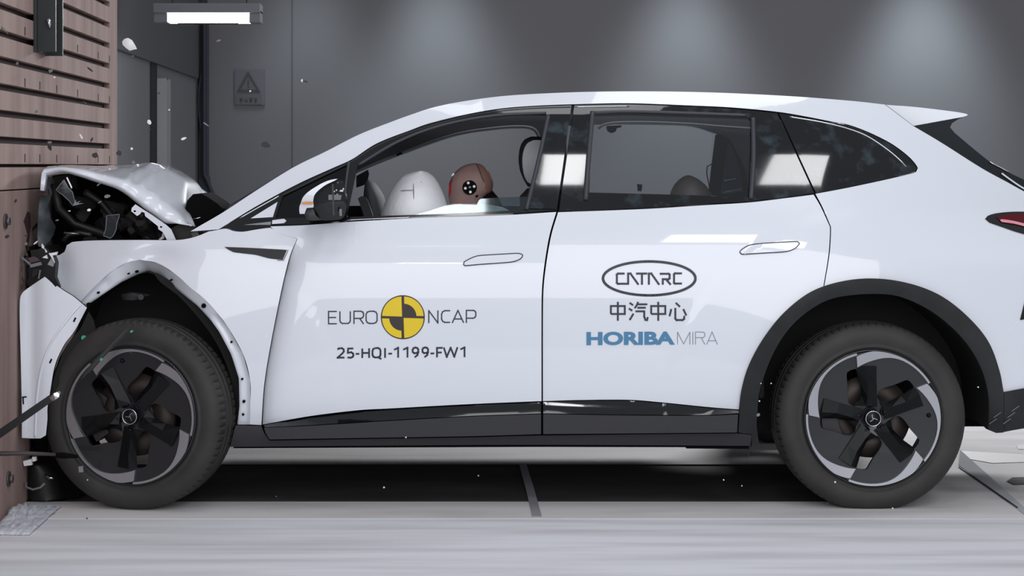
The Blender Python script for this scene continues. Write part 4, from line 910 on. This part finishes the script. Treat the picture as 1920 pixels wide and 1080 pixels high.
# ------------------------------------------------------------------ wheels
def wheel_local(name, yaw, roll, px, py, Y, flat_bottom, parentcar, extra):
    loc = W(px, py, Y); flat_bottom = loc.z - .001
    angs = []
    N = 78
    for k in range(N):
        a = 2 * PI * k / N; angs += [a, a + 2 * PI / N * .80, a + 2 * PI / N * .83, a + 2 * PI / N * .97]
    R = .379
    prof = [(.262, .03), (.270, .014), (.276, .010), (.282, .004), (.285, .001), (.288, .004), (.300, -.001), (.318, -.004), (.335, -.004), (.350, .001), (.362, .009), (.3705, .019), (.3735, .026), (.3765, .037), (.378, .050),
            (.3785, .062), (.373, .064), (.373, .071), (.379, .073), (.379, .105), (.373, .107), (.373, .115), (.379, .117), (.379, .150), (.373, .152), (.373, .160), (.378, .162), (.375, .200), (.368, .216), (.345, .232), (.30, .236), (.262, .205)]
    def rf(j, k):
        if 12 <= j <= 15 and k % 4 >= 2: return -.0055
        if 26 <= j <= 27 and k % 4 >= 2: return -.005
        return 0
    bm = bmesh.new(); add_lathe(bm, prof, angs=angs, rfn=rf, closed=True)
    bmesh.ops.recalc_face_normals(bm, faces=bm.faces)
    Mz = Matrix.Rotation(yaw, 4, 'Z')
    for v in bm.verts:
        if v.co.z < -flat_bottom:
            over = -flat_bottom - v.co.z; v.co.z = -flat_bottom
            if v.co.y < .1: v.co.y -= over * .25
    LOCAL.add(name)
    me = bpy.data.meshes.new('wheel'); bm.to_mesh(me); bm.free(); me.materials.append(M['tyre'])
    o = bpy.data.objects.new('wheel', me); C.objects.link(o); o.parent = parentcar
    o.location = loc - Vector(parentcar.location); o.rotation_euler = (0, 0, yaw)
    LOCAL.add(o.name)
    rot = lambda p: (p[0] * math.cos(roll) - p[1] * math.sin(roll), p[0] * math.sin(roll) + p[1] * math.cos(roll))
    pol = lambda r, d: (r * math.cos(math.radians(d)), r * math.sin(math.radians(d)))
    # rim: barrel and lip
    bm = bmesh.new()
    add_lathe(bm, [(.266, .030), (.2735, .012), (.2735, .005), (.269, .003), (.266, .008), (.262, .022), (.250, .03), (.246, .10), (.255, .205), (.266, .205)], n=96, closed=True)
    # face disc with five windows
    sc = 1 / 275 * .2675
    hole0 = [(213, 119), (214, 111), (206, 103.5), (170, 103), (135, 105), (105, 110), (82, 124), (76, 140), (88, 148), (112, 148), (135, 139), (160, 129), (190, 123)]
    loops = [[rot(pol(.2640, d)) for d in np.linspace(0, 360, 96, endpoint=False)]]
    for k in range(5):
        hp = [rot(pol(r * sc, a - 72 * k)) for r, a in hole0]
        loops.append(spline([(x, y) for x, y in hp], .012))
    def fm(x, z):
        r = math.hypot(x, z); y = .006 + .016 * (1 - (r / .264) ** 2) + (.012 if r < .07 else 0) * (1 - r / .07)
        return Vector((x, y, z))
    shell(bm, loops, .022, fm, (0, .016, 0))
    rim = obj('rim', bm, M['wheel_black'], o)
    LOCAL.add(rim.name)
    # spokes
    def extr(nm, pts, ya, yb, m, par, bev=.002, lift=None):
        bm = bmesh.new(); shell(bm, [[rot(p) for p in pts]], 5, lambda x, z: Vector((x, ya(x, z) if callable(ya) else ya, z)), (0, yb, 0))
        return obj(nm, bm, m, par)
    for k in range(5):
        P = lambda r, a: pol(r * sc, a - 72 * k)
        # broad blade rising beside the window (two facets)
        bm = bmesh.new()
        ridge = [P(213, 100.5), P(150, 99), P(90, 104), P(58, 118)]; left = [P(216, 108), P(150, 108), P(98, 114), P(74, 138)]; right = [P(214, 86), P(150, 84), P(90, 78), P(50, 66)]
        yr = [-.004, -.002, -.001, .004]; yl_ = [.018, .022, .026, .022]; yrr = [.010, .012, .014, .016]
        rows_ = [[Vector((*(lambda q: (q[0], y, q[1]))(rot(p)),)) for p, y in zip(seq, yy)] for seq, yy in ((left, yl_), (ridge, yr), (right, yrr))]
        loft(bm, rows_, smooth=False); bmesh.ops.recalc_face_normals(bm, faces=bm.faces)
        s_ = obj('spoke', bm, M['wheel_gloss'], o); so = s_.modifiers.new('t', 'SOLIDIFY'); so.thickness = .006; so.offset = 0
        # machined silver blade edge: broad start tapering to a thin arc
        pts = []
        for d in np.linspace(105, 32.2, 30): pts.append(P(275 - 13 * max(0, (d - 90) / 15) ** 1.2, d))
        inner = [(266.5, 32.4), (266.5, 45), (266, 58), (264, 66), (259, 73), (251, 80), (240, 88), (229, 97), (218, 107)]
        ii = spline([(a, r) for r, a in inner], 3, closed=False)
        for a, r in ii: pts.append(P(r, a))
        extr('silver_edge', pts, lambda x, z: -.0045 + .016 * max(0, (.2675 - math.hypot(x, z)) / .05) * .25, .012, M['silver'], o)
        c = rot(P(57, 98)); bm = bmesh.new()
        add_lathe(bm, [(.0001, -.004), (.006, -.004), (.0095, 0), (.0105, .02)], n=6, cx=c[0], cy=.008, cz=c[1]); add_lathe(bm, [(.0125, .012), (.016, .004), (.0175, .010), (.0175, .02)], n=24, cx=c[0], cy=.006, cz=c[1])
        bmesh.ops.recalc_face_normals(bm, faces=bm.faces); obj('wheel_nut', bm, M['wheel_gloss'], o)
    bm = bmesh.new(); add_lathe(bm, [(.0001, .0), (.027, .0), (.029, .003), (.031, .02)], n=40, cy=-.002); hub = obj('centre_cap', bm, M['wheel_gloss'], o); 
    bm = bmesh.new(); add_lathe(bm, [(.0275, -.001), (.0285, -.004), (.0305, -.004), (.0315, .0), (.0315, .006), (.0275, .004)], n=48, closed=True, cy=-.002)
    obj('cap_ring', bm, M['chrome'], o)
    bm = bmesh.new()
    for k in range(3):
        a0 = math.radians(95 + 120 * k)
        c0 = Vector((.003 * math.cos(a0 + 1.2), .003 * math.sin(a0 + 1.2))); c1 = c0 + Vector((math.cos(a0), math.sin(a0))) * .016; c2 = c0 + Vector((math.cos(a0 - 1.9), math.sin(a0 - 1.9))) * .006
        stroke_bm(bm, [[rot(c1), rot(c0), rot(c2)]], .0026, lambda x, z: Vector((x, -.0032, z)))
    obj('cap_emblem', bm, M['silver'], o)
    # brake disc and caliper seen through the windows
    bm = bmesh.new(); add_lathe(bm, [(.06, .075), (.06, .06), (.165, .06), (.165, .08), (.06, .08)], n=64); bmesh.ops.recalc_face_normals(bm, faces=bm.faces); obj('brake_disc', bm, M['disc'], o)
    bm = bmesh.new(); add_lathe(bm, [(.0001, .05), (.075, .045), (.08, .10), (.10, .11)], n=40); bmesh.ops.recalc_face_normals(bm, faces=bm.faces); obj('hub', bm, M['engine'], o)
    bm = bmesh.new()
    cal = [pol(.13, d) for d in np.linspace(150, 215, 9)] + [pol(.195, d) for d in np.linspace(215, 150, 9)]
    shell(bm, [cal], 1, lambda x, z: Vector((x, .045, z)), (0, .06, 0)); obj('brake_caliper', bm, M['engine2'], o)
    if extra:
        p = rot(pol(.236, 2 - 72 * 0)) if False else pol(*extra)
        bm = bmesh.new(); add_lathe(bm, [(.0001, -.008), (.004, -.008), (.0055, .0), (.009, .002), (.0095, .01)], n=16, cx=p[0], cy=.006, cz=p[1]); bmesh.ops.recalc_face_normals(bm, faces=bm.faces); obj('valve', bm, M['wheel_gloss'], o)
    return o
w_rear = wheel_local('w', 0.0, 0.0, 1637, 784.7, .004, .3612, car, (.224, 3))
w_front = wheel_local('w', math.radians(-12), math.radians(-47.2), 243.5, 781, -.028, .3688, car, (.222, 99))
def dup_tree(o, parent, loc, rot):
    c = o.copy(); C.objects.link(c); c.parent = parent; c.location = loc; c.rotation_euler = rot
    for ch in list(o.children):
        d = ch.copy(); C.objects.link(d); d.parent = c
    return c
for o in (w_rear, w_front):
    l = o.location.copy(); l.y = CW - .95 - l.y - .95 if False else -l.y; dup_tree(o, car, l, (0, 0, PI))
# loose tread plates near the front wheel: green paint dots
for px, py, r, y in ((157, 633, 4.6, -.04), (246.5, 621.5, 3.6, -.05), (189.5, 675, 4, -.055)):
    pass

# ------------------------------------------------------------------ cabin
def ell(name, left, right, y, half, m, par, **k):
    bm = bmesh.new(); inflate(bm, left, right, y, half, **k); return obj(name, bm, m, par)
rt = lambda a: (lambda t: a * math.sqrt(max(0, 1 - (1 - min(1, t * 2.2)) ** 2)) + .005)
bag = ell('driver_airbag', [(320.5, 783), (323, 770), (330, 752.5), (345, 740), (360, 731), (376, 723), (401, 714), (440, 712), (470, 720), (500, 760)], [(320.5, 795), (323, 803), (330, 812.5), (345, 823), (360, 830), (370, 834), (385, 838), (401, 846), (440, 850), (470, 845), (500, 800)],
          .46, lambda t: .22 * math.sin(PI * min(1, .08 + t * .9)) + .02, M['bag'], car, n=40, rings=30)
def on_bag(pts): return [W(x, y, yy) for x, y, yy in pts]
tube('airbag_seam', on_bag([(775, 340, .33), (775.5, 360, .27), (776, 385, .235), (776, 402, .228)]), .0018, M['frag_grey'], bag, 6)
tube('airbag_seam', on_bag([(745, 359.5, .335), (757, 357, .295), (774, 356.5, .272)]), .0016, M['frag_grey'], bag, 6)
tube('airbag_seam', on_bag([(776, 341, .33), (790, 341.5, .325), (806, 348, .34), (822, 360, .40)]), .0016, M['frag_grey'], bag, 6)
ell('passenger_airbag', [(337, 690), (342, 685), (352, 683), (380, 681), (430, 680)], [(337, 692), (342, 702), (353, 711), (366, 719), (400, 730), (430, 735)], 1.25, rt(.25), M['greybag'], car, n=24, rings=16)
slab('steering_wheel_rim', [(671, 372), (677, 368), (684, 368.5), (690, 378), (698, 401), (702, 420), (690, 420), (680, 398)], .42, .05, M['dark'], car)
slab('a_pillar_trim', [(668, 330), (690, 318), (692, 326), (688, 345), (668, 352)][::-1], 1.5, .03, M['dark'], car)
hr = ell('headrest', [(256, 996), (260, 985), (268, 978), (280, 974), (300, 972), (320, 975), (335, 981), (350, 990)], [(256, 1010), (260, 1030), (268, 1042), (280, 1048), (300, 1050), (320, 1048), (335, 1044), (350, 1036)], .60, rt(.14), M['seatdark'], car, n=32, rings=20, e=2.6)
slab('headrest_side', [(1000, 263), (1012, 263), (1040, 268), (1044, 340), (996, 345), (986, 336), (981, 318), (980, 295), (984, 277), (991, 267)], .445, .05, M['seat'], hr, bulge=.05, grid=6, corners=False)
tube('headrest_post', [W(1000, 345, .55), W(1006, 372, .55)], .007, M['chrome'], hr, 8)
stt = slab('front_seat', [(985, 372), (1000, 356), (1012, 352), (1050, 352), (1075, 400), (1080, 560), (1078, 700), (860, 710), (850, 665), (990, 650), (990, 480)], .34, .5, [M['seatdark']], car)
slab('rear_seat', [(1378, 380), (1390, 374), (1402, 374), (1412, 690), (1180, 690), (1180, 655), (1374, 645)], .35, 1.2, [M['seatdark']], car)
tube('seat_belt', [W(1003, 340, .40), W(1000, 356, .36), W(994, 372, .33), W(985, 392, .3)], .012, M['black'], stt, 6)

# ------------------------------------------------------------------ crash dummies
d1 = empty('crash_dummy', (W(900, 600, .5).x, .5, .45), 'brown-faced crash dummy at the front window, head bowed over the white airbag', 'crash dummy')
HL = [(306, 888), (308, 876), (313, 864.5), (318, 858), (324, 852), (330, 848), (337, 844.5), (345, 841.5), (353, 841), (362, 841), (372, 841.5), (382, 843), (392, 850)]
HR = [(306, 893), (308, 902), (313, 909), (318, 914), (324, 918.5), (330, 921), (337, 923.5), (345, 925), (353, 924), (360, 922), (366, 914), (372, 908), (382, 902), (392, 898)]
bm = bmesh.new()
inflate(bm, HL, HR, .50, lambda t: .084 * math.sqrt(max(0, 1 - (1 - min(1, t * 1.7)) ** 2)) * (1 - .25 * max(0, t - .6) / .4) + .002, n=48, rings=44, e=2.15)
for f in bm.faces:
    c = f.calc_center_median(); px = VX + c.x * F / (D0 + c.y); py = HY + (CH - c.z) * F / (D0 + c.y)
    if px > float(np.interp(py, [300, 312, 330, 345, 358, 400], [890, 896, 903, 909, 912, 916])): f.material_index = 1
    if px < 847 and 338 < py < 363: f.material_index = 2
head = obj('head', bm, [M['skin'], M['skin2'], M['facered']], d1)
tube('skull_seam', [W(x, y, yy) for x, y, yy in ((893, 307, .48), (898, 316, .436), (902.5, 328, .428), (906, 338, .430), (909, 346, .434), (912, 357, .445), (909, 364, .45))], .0014, M['seam'], head, 6)
slab('nose', [(842, 345), (840, 350), (838.6, 355), (841, 358), (845, 358), (846, 346)], .485, .03, M['skin'], head)
slab('mouth', [(841, 366), (846, 365.5), (846, 367.5), (841.5, 368)], .47, .06, M['seam'], head)
slab('eye', [(843.5, 338.5), (848, 337), (849, 340), (844.5, 342)], .462, .01, M['seam'], head)
tg = panel('target_disc', circ(880.6, 351.7, 13.6, closed=True, n=40), M['black'], head, yfn=lambda x, y: .4125, thick=.012, raw=True, grid=40)
for x, y in ((878, 343), (889, 349.6), (872.5, 353), (882, 360)): panel('target_dot', circ(x, y, 2.5, closed=True, n=16), M['white_dot'], tg, yfn=lambda x, y: .411, thick=.002, raw=True, grid=40)
panel('target_dot', circ(881, 351, 2.2, closed=True, n=16), M['frag_grey'], tg, yfn=lambda x, y: .411, thick=.002, raw=True, grid=40)
panel('ear_bolt', circ(893.5, 367, 3.2, closed=True, n=16), M['black'], head, yfn=lambda x, y: .424, thick=.01, raw=True, grid=40)
panel('brow_marker', [(846, 331), (848, 326), (852, 324), (851, 328)], M['white_dot'], head, yfn=lambda x, y: .475, thick=.01, raw=True, grid=40)
tube('neck', [W(905, 366, .5), W(915, 380, .5), W(925, 410, .5)], [.045, .05, .06], M['black'], d1, 16)
# one shirt covers shoulders and chest; its white stands in for a window reflection
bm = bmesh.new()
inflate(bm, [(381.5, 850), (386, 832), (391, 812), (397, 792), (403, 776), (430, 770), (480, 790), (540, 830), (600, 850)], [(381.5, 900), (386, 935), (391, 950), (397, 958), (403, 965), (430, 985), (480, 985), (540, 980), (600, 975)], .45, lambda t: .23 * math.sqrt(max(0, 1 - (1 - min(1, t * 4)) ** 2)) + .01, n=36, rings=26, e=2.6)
obj('glare_white_shirt', bm, M['white_dot'], d1)
bm = bmesh.new(); add_tube(bm, [W(900, 600, .42), W(760, 610, .38), W(680, 640, .38), W(660, 740, .38)], [.09, .075, .06, .045], 16); bmesh.ops.recalc_face_normals(bm, faces=bm.faces); obj('leg', bm, M['cloth'], d1)
bm = bmesh.new(); add_tube(bm, [W(900, 600, .62), W(760, 610, .62), W(680, 640, .62), W(660, 740, .62)], [.09, .075, .06, .045], 16); bmesh.ops.recalc_face_normals(bm, faces=bm.faces); obj('leg', bm, M['cloth'], d1)
bm = bmesh.new(); add_tube(bm, [W(905, 425, .30), W(850, 480, .26), W(780, 450, .34), W(755, 440, .4)], [.05, .042, .034, .03], 14); bmesh.ops.recalc_face_normals(bm, faces=bm.faces); obj('arm', bm, M['skin'], d1)

d2 = empty('crash_dummy', (W(1300, 600, .62).x, .62, .45), 'dark brown top of a crash dummy head low in the rear door window', 'crash dummy')
bm = bmesh.new()
inflate(bm, [(328.5, 1289), (331, 1281), (338, 1271.5), (346, 1264.5), (355, 1259.5), (363, 1256.5), (380, 1256), (400, 1262), (415, 1275)], [(328.5, 1293), (331, 1300), (338, 1313), (346, 1322), (355, 1329), (363, 1333), (380, 1336), (400, 1330), (415, 1320)], .62, lambda t: .085 * math.sqrt(max(0, 1 - (1 - min(1, t * 2)) ** 2)) + .002, n=40, rings=30)
h2 = obj('head', bm, M['skin3'], d2)
tube('neck', [W(1298, 405, .62), W(1302, 440, .62)], .05, M['black'], d2, 16)
bm = bmesh.new(); inflate(bm, [(425, 1270), (440, 1245), (480, 1240), (560, 1245), (620, 1250)], [(425, 1325), (440, 1345), (480, 1360), (560, 1370), (620, 1370)], .62, lambda t: .2 * math.sqrt(max(0, 1 - (1 - min(1, t * 4)) ** 2)) + .01, n=30, rings=20, e=2.6)
obj('shirt', bm, M['cloth'], d2)


# ------------------------------------------------------------------ loose pieces
def frag(name, pts, y, th, m, label, cat='fragment', group='flying debris fragments', bulge=.0):
    o = slab(name, pts, y, th, m, None, bulge=bulge, grid=6 if bulge else 40)
    c = sum((v.co for v in o.data.vertices), Vector()) / len(o.data.vertices)
    for v in o.data.vertices: v.co -= c
    o.location = c
    return tag(o, label, cat, group)
def rag(cx, cy, w_, h_, ang, seed, n=8):
    r = random.Random(seed); a = math.radians(ang); out = []
    for k in range(n):
        t = 2 * PI * k / n; q = r.uniform(.72, 1.1); x = w_ / 2 * q * math.cos(t); y = h_ / 2 * q * math.sin(t)
        out.append((cx + x * math.cos(a) - y * math.sin(a), cy - (x * math.sin(a) + y * math.cos(a))))
    return out
frag('debris_fragment', [(229, 78), (233, 73), (240, 71), (247, 75), (252, 83), (256, 92), (250, 93), (243, 95), (236, 90), (230, 84)], .3, .008, M['frag_white'], 'large bright white fragment flying in front of the dark lintel', bulge=.02)
FR = [  # px, py, width, height, angle, material, depth, label
    (280, 229, 8, 10, 20, 'frag_white', .3, 'round white fragment left of the pale door post'), (247, 279, 5, 5, 0, 'frag_white', .3, 'small round white fragment low beside the brown block edge'),
    (249, 105, 3, 3, 0, 'frag_grey', .3, 'tiny grey speck just below the largest white fragment'), (280, 244, 3, 6, 0, 'frag_dark', .35, 'tiny dark speck under the round white fragment'),
    (344, 260, 12, 5, 15, 'frag_white', .3, 'flat white sliver right of the pale door post'), (386, 233, 14, 3, -35, 'frag_grey', .3, 'thin grey sliver crossing the dark corner cables'),
    (317, 206, 3, 3, 0, 'frag_white', .3, 'tiny white speck right of the pale post at mid height'), (314, 148, 4, 6, 0, 'frag_dark', .3, 'small dark speck right of the top of the pale post'),
    (298, 175, 4, 4, 0, 'frag_dark', .3, 'small dark speck on the pale post itself'), (410, 76, 10, 4, 12, 'frag_grey', .5, 'faint grey sliver above and left of the warning sign'),
    (469, 171, 4, 4, 0, 'frag_white', .4, 'tiny white speck over the lower edge of the warning sign'), (498, 272, 20, 13, -12, 'frag_dark', .4, 'dark stone-shaped fragment left of the windscreen'),
    (573, 153, 10, 4, -14, 'frag_dark', .4, 'small dark sliver high in front of the back wall'), (566, 151, 4, 6, 0, 'frag_white', .39, 'tiny white speck at the end of the high dark sliver'),
    (250, 304, 8, 6, 0, 'frag_grey', .5, 'blurred grey fragment just above the crest of the bonnet'), (169, 130, 15, 4, -40, 'frag_dark', .2, 'dark two-lobed sliver in front of the third slat'),
    (178, 291, 12, 12, -30, 'frag_dark', .1, 'dark leaf-shaped fragment in front of the lowest slat'), (223, 287, 13, 12, 20, 'frag_dark', .2, 'dark fragment at the edge of the brown block'),
    (93, 276, 8, 14, 20, 'frag_dark', .15, 'dark curved fragment above the front of the bonnet'), (172, 262, 4, 11, -25, 'frag_dark', .2, 'thin dark sliver above the dark leaf-shaped fragment'),
    (152, 256, 3, 12, 28, 'frag_white', .15, 'thin pale sliver in front of the slats over the bonnet'), (93, 267, 9, 5, 0, 'frag_grey', .15, 'grey chip above the dark curved fragment'),
    (158, 192, 8, 3, -25, 'frag_dark', .2, 'short dark sliver under the middle slats'), (68, 209, 9, 7, 40, 'frag_grey', .1, 'pale chip in front of the slats below the black bracket'),
    (95, 133, 9, 7, 20, 'frag_grey', .2, 'grey chip in a groove below the black bracket'), (32, 119, 5, 6, 0, 'frag_grey', .0, 'small grey chip near the left edge beside the slats'),
    (4, 290, 14, 9, -10, 'frag_dark', -.1, 'dark fragment at the left edge beside the lowest slat'), (11, 285, 8, 2, -35, 'frag_white', -.12, 'tiny pale sliver at the left edge above a dark fragment'),
    (102, 145, 4, 4, 0, 'frag_white', .2, 'tiny white chip between the slats right of the grey chip'), (48, 442, 3, 4, 0, 'frag_dark', .0, 'small dark bit floating before the plain board'),
    (167, 394, 8, 6, 20, 'frag_white', -.05, 'small bright white lump in the middle of the torn engine bay'), (130, 395.5, 5, 2.5, 0, 'frag_white', -.05, 'tiny white dash in the left part of the engine bay'),
    (201, 368, 13, 6, 15, 'frag_grey', -.04, 'grey triangular chip in the upper engine bay'), (187, 379, 9, 2, 35, 'frag_grey', -.04, 'thin grey sliver beside the triangular chip'),
    (185, 346, 9, 2.5, 35, 'frag_grey', -.02, 'thin grey sliver just under the bonnet edge'), (107, 413, 7, 3, 12, 'frag_grey', .0, 'small grey chip at the left of the engine bay'),
    (67, 455, 12, 3, 40, 'frag_white', .0, 'pale rod-like splinter before the brown board near the nose'), (49, 457, 7, 6, 0, 'frag_grey', .0, 'pinkish grey crumb before the brown board near the nose'),
    (196, 330, 5, 3, 0, 'frag_white', -.02, 'white crumb above the left part of the bonnet'), (206, 317, 4, 2.5, 0, 'frag_white', -.02, 'tiny white crumb near the crest of the bonnet'),
    (720, 914, 4, 4, 0, 'frag_white', .1, 'small white crumb low over the black pit cover'), (897, 892, 2.6, 2.6, 0, 'frag_white', .1, 'tiny white crumb over the middle of the black pit cover'),
    (518, 931, 2.2, 2.2, 0, 'frag_grey', .1, 'tiny grey crumb near the lower left of the pit cover'), (761, 820, 3, 3, 0, 'frag_white', -.05, 'tiny white crumb at the lower edge of the front door'),
    (1357, 900, 3, 3, 0, 'frag_white', .1, 'tiny white crumb near the right end of the pit cover'), (1391, 911, 2.4, 2.4, 0, 'frag_white', .1, 'tiny pale crumb left of the rear tyre foot'),
    (1422, 778, 8, 7, 0, 'frag_grey', -.05, 'grey crumb before the left leg of the rear wheel arch'), (1424, 752, 3, 3, 0, 'frag_white', -.05, 'tiny white crumb above the grey crumb at the rear wheel arch'),
    (1446, 719, 2.6, 2.6, 0, 'frag_white', -.05, 'tiny white crumb at the left of the rear tyre'), (1427, 719, 2.4, 2.4, 0, 'frag_white', -.05, 'tiny pale crumb on the flare left of the rear tyre'),
    (1834, 726, 3, 3, 0, 'frag_white', -.05, 'tiny white crumb right of the rear tyre inside the arch'), (1566, 904, 3.4, 3.4, 0, 'frag_white', -.06, 'small white crumb on the lower rear tyre sidewall'),
    (1552, 944, 4, 3, 0, 'frag_dark', -.06, 'dark crumb at the foot of the rear tyre'), (1674, 953, 3, 3, 0, 'frag_white', -.06, 'tiny white crumb at the contact of the rear tyre'),
    (164, 900, 2.4, 2.4, 0, 'frag_white', -.1, 'tiny white speck on the lower front tyre'), (163, 972, 3, 2.4, 0, 'frag_dark', -.2, 'tiny dark speck on the floor below the front tyre'),
]
for k, (px, py, w_, h_, an_, mm, y, lb) in enumerate(FR):
    frag('debris_fragment', rag(px, py, w_, h_, an_, 100 + k), y, .004, M[mm], lb)
# clear shards of a broken lamp, tumbling before the engine bay
def shard(pts, y, label):
    e = empty('lens_shard', W(pts[0][0], pts[0][1], y), label, 'shard', 'clear lens shards')
    slab('clear_plate', pts, y, .003, M['shard'], e)
    tube('bright_edge', [W(a, b, y) for a, b in pts + [pts[0]]], .0014, M['frag_grey'], e, 6)
shard([(200, 404), (224, 402), (223, 408), (219, 418), (218, 430), (213, 441), (207, 447), (194, 442), (198, 430)], -.06, 'clear curved shard hanging upright in the dark engine bay')
shard([(120, 337), (105, 356), (118, 366), (130, 377), (137, 386), (140, 378), (136, 360), (128, 352)], -.06, 'clear tilted shard with pale edges at the upper left of the engine bay')
frag('debris_fragment', [(124, 333), (126, 332), (135, 351), (134, 354)], -.08, .003, M['frag_white'], 'long bright splinter beside the tilted clear shard')
frag('debris_fragment', [(137, 386), (142, 374), (143, 380), (151, 376), (146, 381), (157, 381), (146, 384)], -.07, .004, M['frag_grey'], 'star-shaped grey splinter at the lower end of the tilted shard')
# black strap with a silver end, coming from the left edge
s1 = empty('strap', W(40, 790, -.25), 'black flat strap with a silver end reaching in from the left edge', 'strap')
slab('webbing', [(-30, 836), (0, 817), (60, 781), (92, 755), (98, 749), (104, 757), (92, 766), (50, 793), (0, 822), (-30, 842)][:0] or [(-9, 810.5), (0, 804), (92, 741), (99, 752), (0, 822), (-9, 828)], -.35, .02, M['strap'], s1)
slab('silver_end', [(93, 746), (100, 738), (108, 735), (111.5, 739), (110, 745), (102, 751), (97, 752)], -.36, .03, M['chrome'], s1, bulge=.01, grid=6)
o = tube('rod', [W(-8, 850, -.35), W(0, 850.5, -.35), W(50, 850, -.33), W(104, 852, -.3)], [.0095, .0095, .008, .006], M['rod'], None, 12)
tag(o, 'dark reddish rod pointing level from the left edge to the front tyre', 'rod')
o = tube('rod', [W(95, 853, -.12), W(120, 854, -.12), W(146, 856, -.12)], [.009, .012, .006], M['black'], None, 10)
tag(o, 'short black rod end lying against the lower front tyre', 'rod')
# torn dark trim strip across the front wheel
tp = empty('torn_trim_strip', W(200, 660, -.12), 'torn dark trim strip slanting across the upper left of the front wheel', 'trim strip')
slab('strip', [(245, 606), (250, 612), (236, 628), (214, 650), (192, 672), (172, 695), (152, 712), (158, 700), (176, 676), (206, 646)], -.12, .012, M['strap'], tp)
slab('strip_face', [(232, 621), (246, 613), (214, 645), (186, 678), (160, 704), (180, 676)], -.125, .004, mat('dark_grey_film', srgb(40, 44, 44), rough=.35), tp)
for px, py, r in ((246.5, 621.5, 3.4), (190, 674, 3.6)): panel('green_mark', rag(px, py, r * 2, r * 1.5, 20, int(px)), M['green'], tp, yfn=lambda x, y: -.13, thick=.002, raw=True, grid=40)
fl_loose = slab('torn_liner_flap', [(150, 618), (166, 585), (175, 600), (180, 622), (160, 660), (130, 700), (100, 735), (98, 720), (118, 660), (138, 630)], .03, .01, M['liner'], car)
panel('green_mark', circ(157, 633.5, 4.8, closed=True, n=16), M['green'], fl_loose, yfn=lambda x, y: .024, thick=.004, raw=True, grid=40)
slab('white_clip', [(147, 875), (155, 874), (156, 885), (148, 886)], -.1, .01, M['frag_grey'], ld)
slab('white_clip', [(43, 865), (58, 861), (60, 872), (45, 874)], .1, .02, M['frag_white'], ld)
slab('white_clip', [(60, 857), (67, 857), (68, 864), (61, 866)], .11, .02, M['frag_white'], ld)
# crumpled clear sheet on the floor at the foot of the block
bm = bmesh.new(); rows = []
rs = random.Random(5)
for i in range(26):
    r = []
    for j in range(16):
        u, v = i / 25, j / 15
        x = XB + .012 + u * .16 + .004 * rs.uniform(-1, 1); y = -.50 + v * .52 + .008 * rs.uniform(-1, 1)
        z = .006 + (.012 + .030 * math.exp(-((u - .3) / .45) ** 2 - ((v - .7) / .3) ** 2)) * (rs.random() * .7 + .3)
        if i in (0, 25) or j in (0, 15): z = .006
        r.append(Vector((x, y, z)))
    rows.append(r)
loft(bm, rows, smooth=True); bmesh.ops.recalc_face_normals(bm, faces=bm.faces)
o = obj('plastic_sheet', bm, M['sheet']); tag(o, 'crumpled translucent plastic sheet on the floor at the foot of the block', 'sheet')
sm = o.modifiers.new('t', 'SOLIDIFY'); sm.thickness = .003
# nothing of the car may pass into the block or the floor
def keep_clear(o):
    if o.name.split('.')[0] == 'wheel': return
    if o.type == 'MESH':
        for v in o.data.vertices:
            if v.co.x < XB + .004: v.co.x = XB + .004 + .02 * random.random()
            if v.co.z < .004: v.co.z = .004
    for c in o.children: keep_clear(c)
keep_clear(car)
